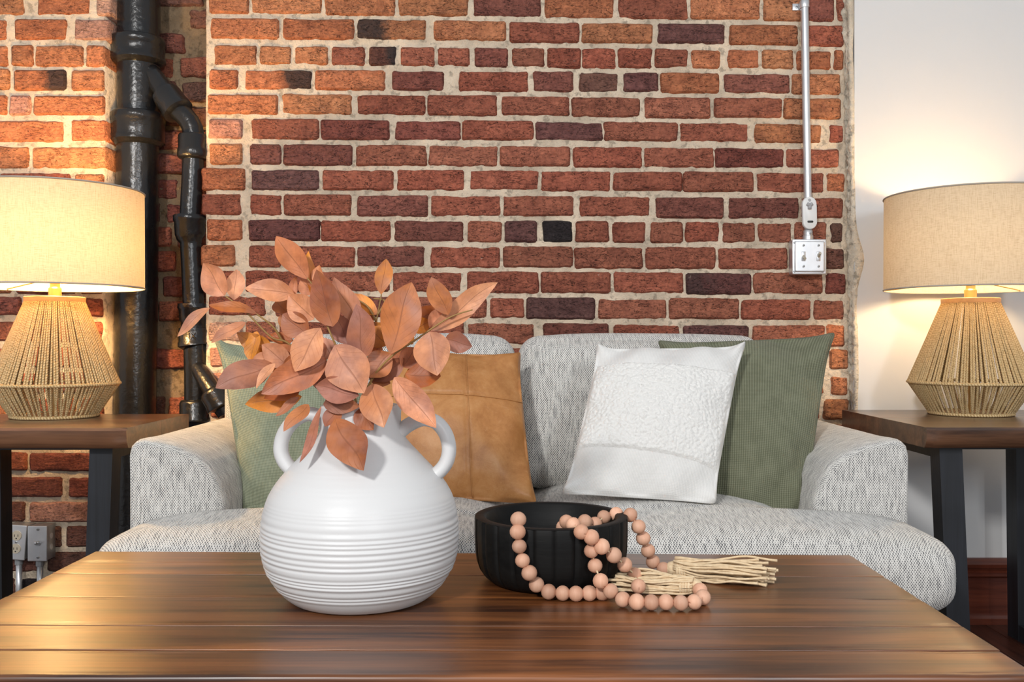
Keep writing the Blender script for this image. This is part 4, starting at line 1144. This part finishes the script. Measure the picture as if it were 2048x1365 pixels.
stem('rust leaf stem arching low to the far left of the vase', [
    [IN, (985, 1000, 0.02), (820, 820, 0.02), (640, 640, 0.01), (540, 600, 0.0), (400, 460, -0.01), (300, 385, -0.01)],
    [(600, 620, 0.01), (550, 545, 0.0), (460, 475, -0.01)]],
 [(292, 380, 175, 205, 140, -0.01, -0.02, 'p', -0.2, 0.0),
  (342, 402, 358, 238, 95, -0.01, 0.0, 'p', 0.35),
  (358, 385, 372, 245, 44, 0.01, 0.01, 'o', 0.5),
  (665, 372, 398, 335, 122, 0.0, -0.01, 'p', 0.1, 0.06),
  (468, 478, 205, 428, 62, -0.01, -0.02, 'r', 0.3, 0.12),
  (212, 446, 36, 596, 62, -0.02, -0.03, 'p', 0.1, 0.10),
  (405, 522, 218, 628, 70, -0.01, -0.03, 'p', 0.2, 0.04),
  (555, 690, 355, 578, 105, 0.0, 0.0, 'o', -0.2), (600, 770, 450, 700, 100, 0.02, 0.02, 'o'), (700, 800, 560, 830, 90, -0.01, -0.02, 'o'),
  (465, 570, 430, 735, 90, 0.0, -0.01, 'o', 0.3),
  (625, 480, 570, 405, 95, 0.04, 0.05, 'r'),
  (745, 600, 600, 478, 145, -0.01, -0.01, 'd', -0.2),
  (660, 620, 520, 600, 70, 0.02, 0.02, 'r', 0.2),
  (650, 765, 492, 640, 120, -0.01, -0.02, 'p', 0.1),
  (620, 470, 600, 560, 70, 0.03, 0.03, 'o')])
stem('rust leaf stem reaching out to the right of the vase', [
    [IN, (1020, 1000, 0.0), (1080, 830, -0.005), (1180, 710, -0.01), (1310, 620, -0.015), (1490, 500, -0.02), (1620, 455, -0.02)]],
 [(1180, 690, 1292, 308, 215, -0.03, -0.035, 'm', 0.1, 0.03),
  (1490, 482, 1396, 282, 118, -0.02, -0.03, 'm', -0.3, 0.03),
  (1395, 565, 1755, 308, 120, -0.01, 0.0, 'p', 0.25, 0.02),
  (1395, 560, 1490, 430, 100, 0.0, 0.0, 'p'),
  (1390, 572, 1428, 805, 195, -0.03, -0.05, 'p', 0.1, 0.04),
  (1470, 612, 1618, 652, 112, -0.01, -0.01, 'u', 0.2),
  (1260, 800, 1448, 808, 160, 0.0, -0.01, 'r', -0.3, 0.0),
  (1265, 565, 1440, 428, 125, 0.03, 0.04, 'r', 0.1),
  (1290, 565, 1400, 520, 85, 0.02, 0.02, 'o'),
  (1180, 690, 1055, 815, 150, 0.0, -0.01, 'm', 0.1),
  (1255, 715, 1090, 840, 120, 0.01, 0.02, 'd'),
  (1240, 760, 1322, 660, 110, 0.01, 0.02, 'm'),
  (1215, 745, 1255, 640, 110, 0.02, 0.03, 'm'), (1250, 830, 1420, 760, 120, 0.02, 0.01, 'o'), (1170, 640, 1060, 560, 120, 0.03, 0.04, 'o'), (1300, 640, 1230, 560, 90, 0.03, 0.03, 'o'), (1120, 790, 1230, 720, 110, 0.03, 0.03, 'r'), (1060, 800, 1180, 850, 90, 0.03, 0.03, 'd'), (1130, 640, 1075, 700, 90, 0.03, 0.03, 'm')])
stem('rust leaf stem at the back of the bunch ending in one small orange leaf', [
    [IN, (1025, 1000, 0.02), (1060, 760, 0.05), (1095, 560, 0.06), (1112, 480, 0.06), (1132, 372, 0.06)],
    [(1105, 520, 0.06), (1060, 440, 0.06), (1000, 400, 0.06)], [(1112, 480, 0.06), (1150, 410, 0.065), (1090, 395, 0.07)]],
 [(1130, 372, 1157, 182, 98, 0.06, 0.06, 'o', 0.1, 0.02),
  (1110, 480, 955, 368, 95, 0.06, 0.07, 'o', 0.3),
  (1085, 480, 1000, 440, 60, 0.06, 0.07, 'o'),
  (1100, 670, 1060, 520, 120, 0.05, 0.05, 'o', -0.2),
  (1080, 540, 1030, 490, 80, 0.07, 0.08, 'r'),
  (705, 920, 402, 962, 128, 0.0, -0.02, 'o', -0.2, 0.03),
  (1090, 520, 1150, 640, 110, 0.06, 0.05, 'o', 0.2),
  (760, 850, 640, 700, 130, 0.04, 0.05, 'r')])
stem('rust leaf stem spilling forward over the vase mouth with hanging leaves', [
    [IN, (1000, 1010, -0.02), (950, 900, -0.045), (890, 760, -0.055), (870, 680, -0.05)],
    [(985, 985, -0.03), (880, 930, -0.055), (835, 935, -0.055)], [(1000, 990, -0.03), (1050, 900, -0.06), (1080, 850, -0.065)]],
 [(882, 645, 1035, 900, 225, -0.06, -0.085, 'p', 0.1, 0.06),
  (1012, 915, 778, 862, 135, -0.075, -0.08, 'u', 0.0, 0.05),
  (840, 728, 488, 905, 165, -0.045, -0.07, 'm', -0.1, 0.03),
  (840, 720, 565, 800, 120, -0.03, -0.04, 'm', 0.2),
  (805, 552, 668, 782, 165, -0.045, -0.07, 'p', -0.05, 0.04),
  (548, 742, 243, 870, 160, -0.02, -0.05, 'u', 0.0, 0.02),
  (562, 742, 458, 872, 55, -0.03, -0.05, 'p', 0.3),
  (560, 700, 430, 745, 80, -0.01, -0.02, 'p'),
  (640, 700, 690, 880, 120, -0.02, -0.03, 'd'),
  (1082, 852, 1142, 1082, 172, -0.065, -0.095, 'p', 0.1, 0.06),
  (1200, 818, 1425, 1088, 150, -0.04, -0.07, 'p', 0.05, 0.05),
  (885, 1040, 1032, 1312, 190, -0.085, -0.135, 'd', 0.0, 0.03),
  (820, 960, 1015, 975, 95, -0.075, -0.08, 'u', 0.4, -0.15),
  (742, 962, 608, 1105, 78, -0.05, -0.08, 'm', 0.1, 0.05),
  (810, 972, 690, 1272, 55, -0.06, -0.10, 'u', 0.5, -0.06),
  (690, 922, 565, 1025, 48, -0.04, -0.05, 'u', 0.3),
  (1012, 985, 1085, 1098, 120, -0.06, -0.075, 'r', 0.2),
  (900, 980, 830, 1080, 90, -0.06, -0.075, 'd', 0.1),
  (700, 880, 500, 930, 90, -0.03, -0.03, 'r', 0.1),
  (900, 900, 760, 760, 130, -0.02, -0.02, 'd'), (760, 820, 600, 860, 110, -0.02, -0.02, 'r'), (870, 960, 960, 890, 100, -0.04, -0.05, 'd'), (820, 720, 720, 640, 120, -0.01, 0.0, 'd'), (660, 720, 560, 650, 100, 0.0, 0.0, 'm'), (960, 760, 1030, 650, 110, -0.01, 0.0, 'm')])

# ------------------------------------------------------------------ bowl
DBo = 1.478; BX = xw(1102, DBo); RB = 0.1225; bz = TZ + 0.001
bowl = thing('bowl', (BX, DBo, TZ), 'black fluted wooden bowl on the coffee table', 'bowl')
NF = 24
prof = [(0.001, bz - 0.001), (0.090, bz - 0.001), (0.098, bz + 0.001), (0.108, bz + 0.009), (0.1155, bz + 0.020), (0.1195, bz + 0.032), (0.1215, bz + 0.048), (RB, bz + 0.070), (RB, bz + 0.097), (RB - 0.001, bz + 0.1005)]
def flute(a, z):
    k = (a * NF / (2 * pi)) % 1.0; d = min(k, 1 - k)
    chord = cos(pi / NF) / cos((k - 0.5) * 2 * pi / NF)
    g = 1 - 0.028 * exp(-(d / 0.09) ** 2)
    f = sm(bz, bz + 0.006, z)
    return lerp(1, lerp(1, chord, 0.7) * g, f)
mk('outer_wall', lathe(prof, (BX, DBo), 240, flute), M['bowl_wood'], bowl, sharp=60)
prof2 = [(RB - 0.001, bz + 0.1005), (RB - 0.003, bz + 0.1015), (RB - 0.015, bz + 0.1015), (RB - 0.018, bz + 0.099), (RB - 0.022, bz + 0.080), (RB - 0.035, bz + 0.055), (RB - 0.06, bz + 0.038), (0.03, bz + 0.030), (0.001, bz + 0.029)]
mk('bowl_interior', lathe(prof2, (BX, DBo), 96), M['bowl_wood'], bowl, sharp=60)

# ------------------------------------------------------------------ bead garland
rb = 0.0113
gar = thing('bead_garland', P(1180, 1190, 1.35), 'pale wooden bead garland with jute tassels draped over the black bowl', 'garland')
def Z5(x, y): return 920 + x / 3.103, 980 + y / 3.103
def on_table(x, y, r=rb):
    px, py = Z5(x, y); D = (EYE - TZ - r) * F / (py - 682.5); return P(px, py, D)
def on_bowl(x, y, extra=0.001, R=RB):
    px, py = Z5(x, y); D = DBo - R
    for _ in range(6):
        X = xw(px, D); q = (R + rb + extra) ** 2 - (X - BX) ** 2; D = DBo - sqrt(max(0.0, q))
    return P(px, py, D)
def at(x, y, D): px, py = Z5(x, y); return P(px, py, D)
D1 = DBo - RB
beads = []
A_ = [at(362, 185, D1 + 0.006), on_bowl(358, 262), on_bowl(368, 352), on_bowl(388, 440), on_bowl(430, 517), on_table(475, 590, 0.022), on_table(550, 634, 0.0125), on_table(637, 643), on_table(720, 646), on_table(803, 643), on_table(882, 640)]
B_ = [at(660, 200, D1 + 0.055), at(703, 218, D1 + 0.03), on_bowl(752, 262, 0.004), on_bowl(815, 295, 0.010), on_bowl(880, 353, 0.014), on_bowl(955, 407, 0.014), on_bowl(1022, 467, 0.010), on_bowl(1083, 528, 0.006), on_table(1107, 600, 0.016)]
C_ = [on_bowl(815, 380, 0.001), on_bowl(838, 472, 0.002), on_table(872, 567, 0.034), on_table(935, 630, 0.020), on_table(1010, 682), on_table(1097, 697), on_table(1187, 700), on_table(1278, 699), on_table(1370, 703), on_table(1453, 697), on_table(1508, 668), on_table(1490, 625)]
D_ = [at(640, 235, D1 + 0.075), at(775, 200, D1 + 0.085), at(838, 214, D1 + 0.10), at(893, 170, D1 + 0.135), at(970, 152, D1 + 0.145), at(1057, 157, D1 + 0.13), at(1108, 230, D1 + 0.12), at(1137, 302, D1 + 0.13), at(1167, 378, D1 + 0.14), at(1197, 447, D1 + 0.15), on_table(1262, 492)]
br_ = random.Random(2)
for strand in (A_, B_, C_, D_):
    pts = strand
    for i, p in enumerate(pts):
        a = pts[max(0, i - 1)]; b = pts[min(len(pts) - 1, i + 1)]; ax = (b - a).normalized()
        rr = rb * br_.uniform(0.97, 1.06)
        prof = [(-rr * 0.90, 0.0), (-rr * 0.90, 0.0022), (-rr * 0.93, 0.0034)] + [(rr * 0.955 * sin(-pi / 2 + pi * k / 9), rr * cos(-pi / 2 + pi * k / 9)) for k in range(2, 8)] + [(rr * 0.93, 0.0034), (rr * 0.90, 0.0022), (rr * 0.90, 0.0)]
        prof = prof[1:-1]
        m = tube([p + ax * t for (t, _) in prof], [max(0.0008, q) for (_, q) in prof], 16)
        o = mk('bead', m, M['bead'], gar, origin=p)
    mk('cord', tube(pts, 0.0014, 6), M['tassel'], gar)
def tassel(knot, end, w0, w1, n, seed, droop=0.0):
    r = random.Random(seed); m = MB(); d = (end - knot); L = d.length; d.normalize(); sd = Vector((0, 0, 1)).cross(d).normalized()
    for k in range(n):
        u = (k % 9) / 8 * 2 - 1 + r.uniform(-0.1, 0.1); lay = k // 9
        z0 = (lay - 1.6) * 0.0040; pts = []
        ln = L * r.uniform(0.86, 1.06)
        wob = r.uniform(-1, 1)
        for i in range(15):
            t = i / 14
            wd = lerp(w0, w1, sm(0, 0.8, t)); p = knot + d * ln * t + sd * (u * wd + 0.005 * wob * sin(pi * t * (1.3 + 0.6 * wob) + wob * 5) * t)
            p += noise.noise_vector(Vector((k * 3.7 + seed, t * 3.2, 0.3))) * 0.006 * sm(0.05, 0.5, t)
            p.z = max(TZ + 0.0025, lerp(knot.z + z0, TZ + 0.003 + lay * 0.0048 + 0.0014 * (1 + wob), sm(0, 0.5, t)) + 0.003 * sin(t * 5 + u * 3) + 0.004 * noise.noise(Vector((k * 5.1 + seed, t * 3.5, 9))))
            pts.append(p)
        q = tube(pts, [0.0019] * 13 + [0.0021, 0.0025], 6); m.add(q.v, q.f, q.uv)
    ts_ = bpy.data.objects.new('tassel', None); col.objects.link(ts_); ts_.parent = gar; ts_.location = knot - wpos(gar)
    s = mk('tassel_strands', m, M['tassel'], ts_); s['kind'] = 'stuff'
    kn = MB()
    for q in (-0.006, -0.002, 0.002, 0.006):
        c = knot + d * (q + 0.012)
        pts = [c + sd * (w0 * 1.15 * cos(2 * pi * i / 20)) + Vector((0, 0, 1)) * (w0 * 0.95 * sin(2 * pi * i / 20)) for i in range(21)]
        t_ = tube(pts, 0.0026, 6, False); kn.add(t_.v, t_.f, t_.uv)
    c0 = knot - d * 0.004
    t_ = tube([c0 - d * 0.010, c0 - d * 0.006, c0, c0 + d * 0.008, c0 + d * 0.022], [0.003, w0 * 0.85, w0 * 1.05, w0 * 0.95, w0 * 0.8], 14); kn.add(t_.v, t_.f, t_.uv)
    mk('knot', kn, M['tassel'], ts_)
k1 = on_table(1450, 600, 0.013); e1 = on_table(965, 578, 0.008)
tassel(k1, e1, 0.011, 0.024, 45, 1)
k2 = on_table(1330, 490, 0.013); e2 = on_table(1930, 556, 0.008)
tassel(k2, e2, 0.011, 0.032, 54, 7)
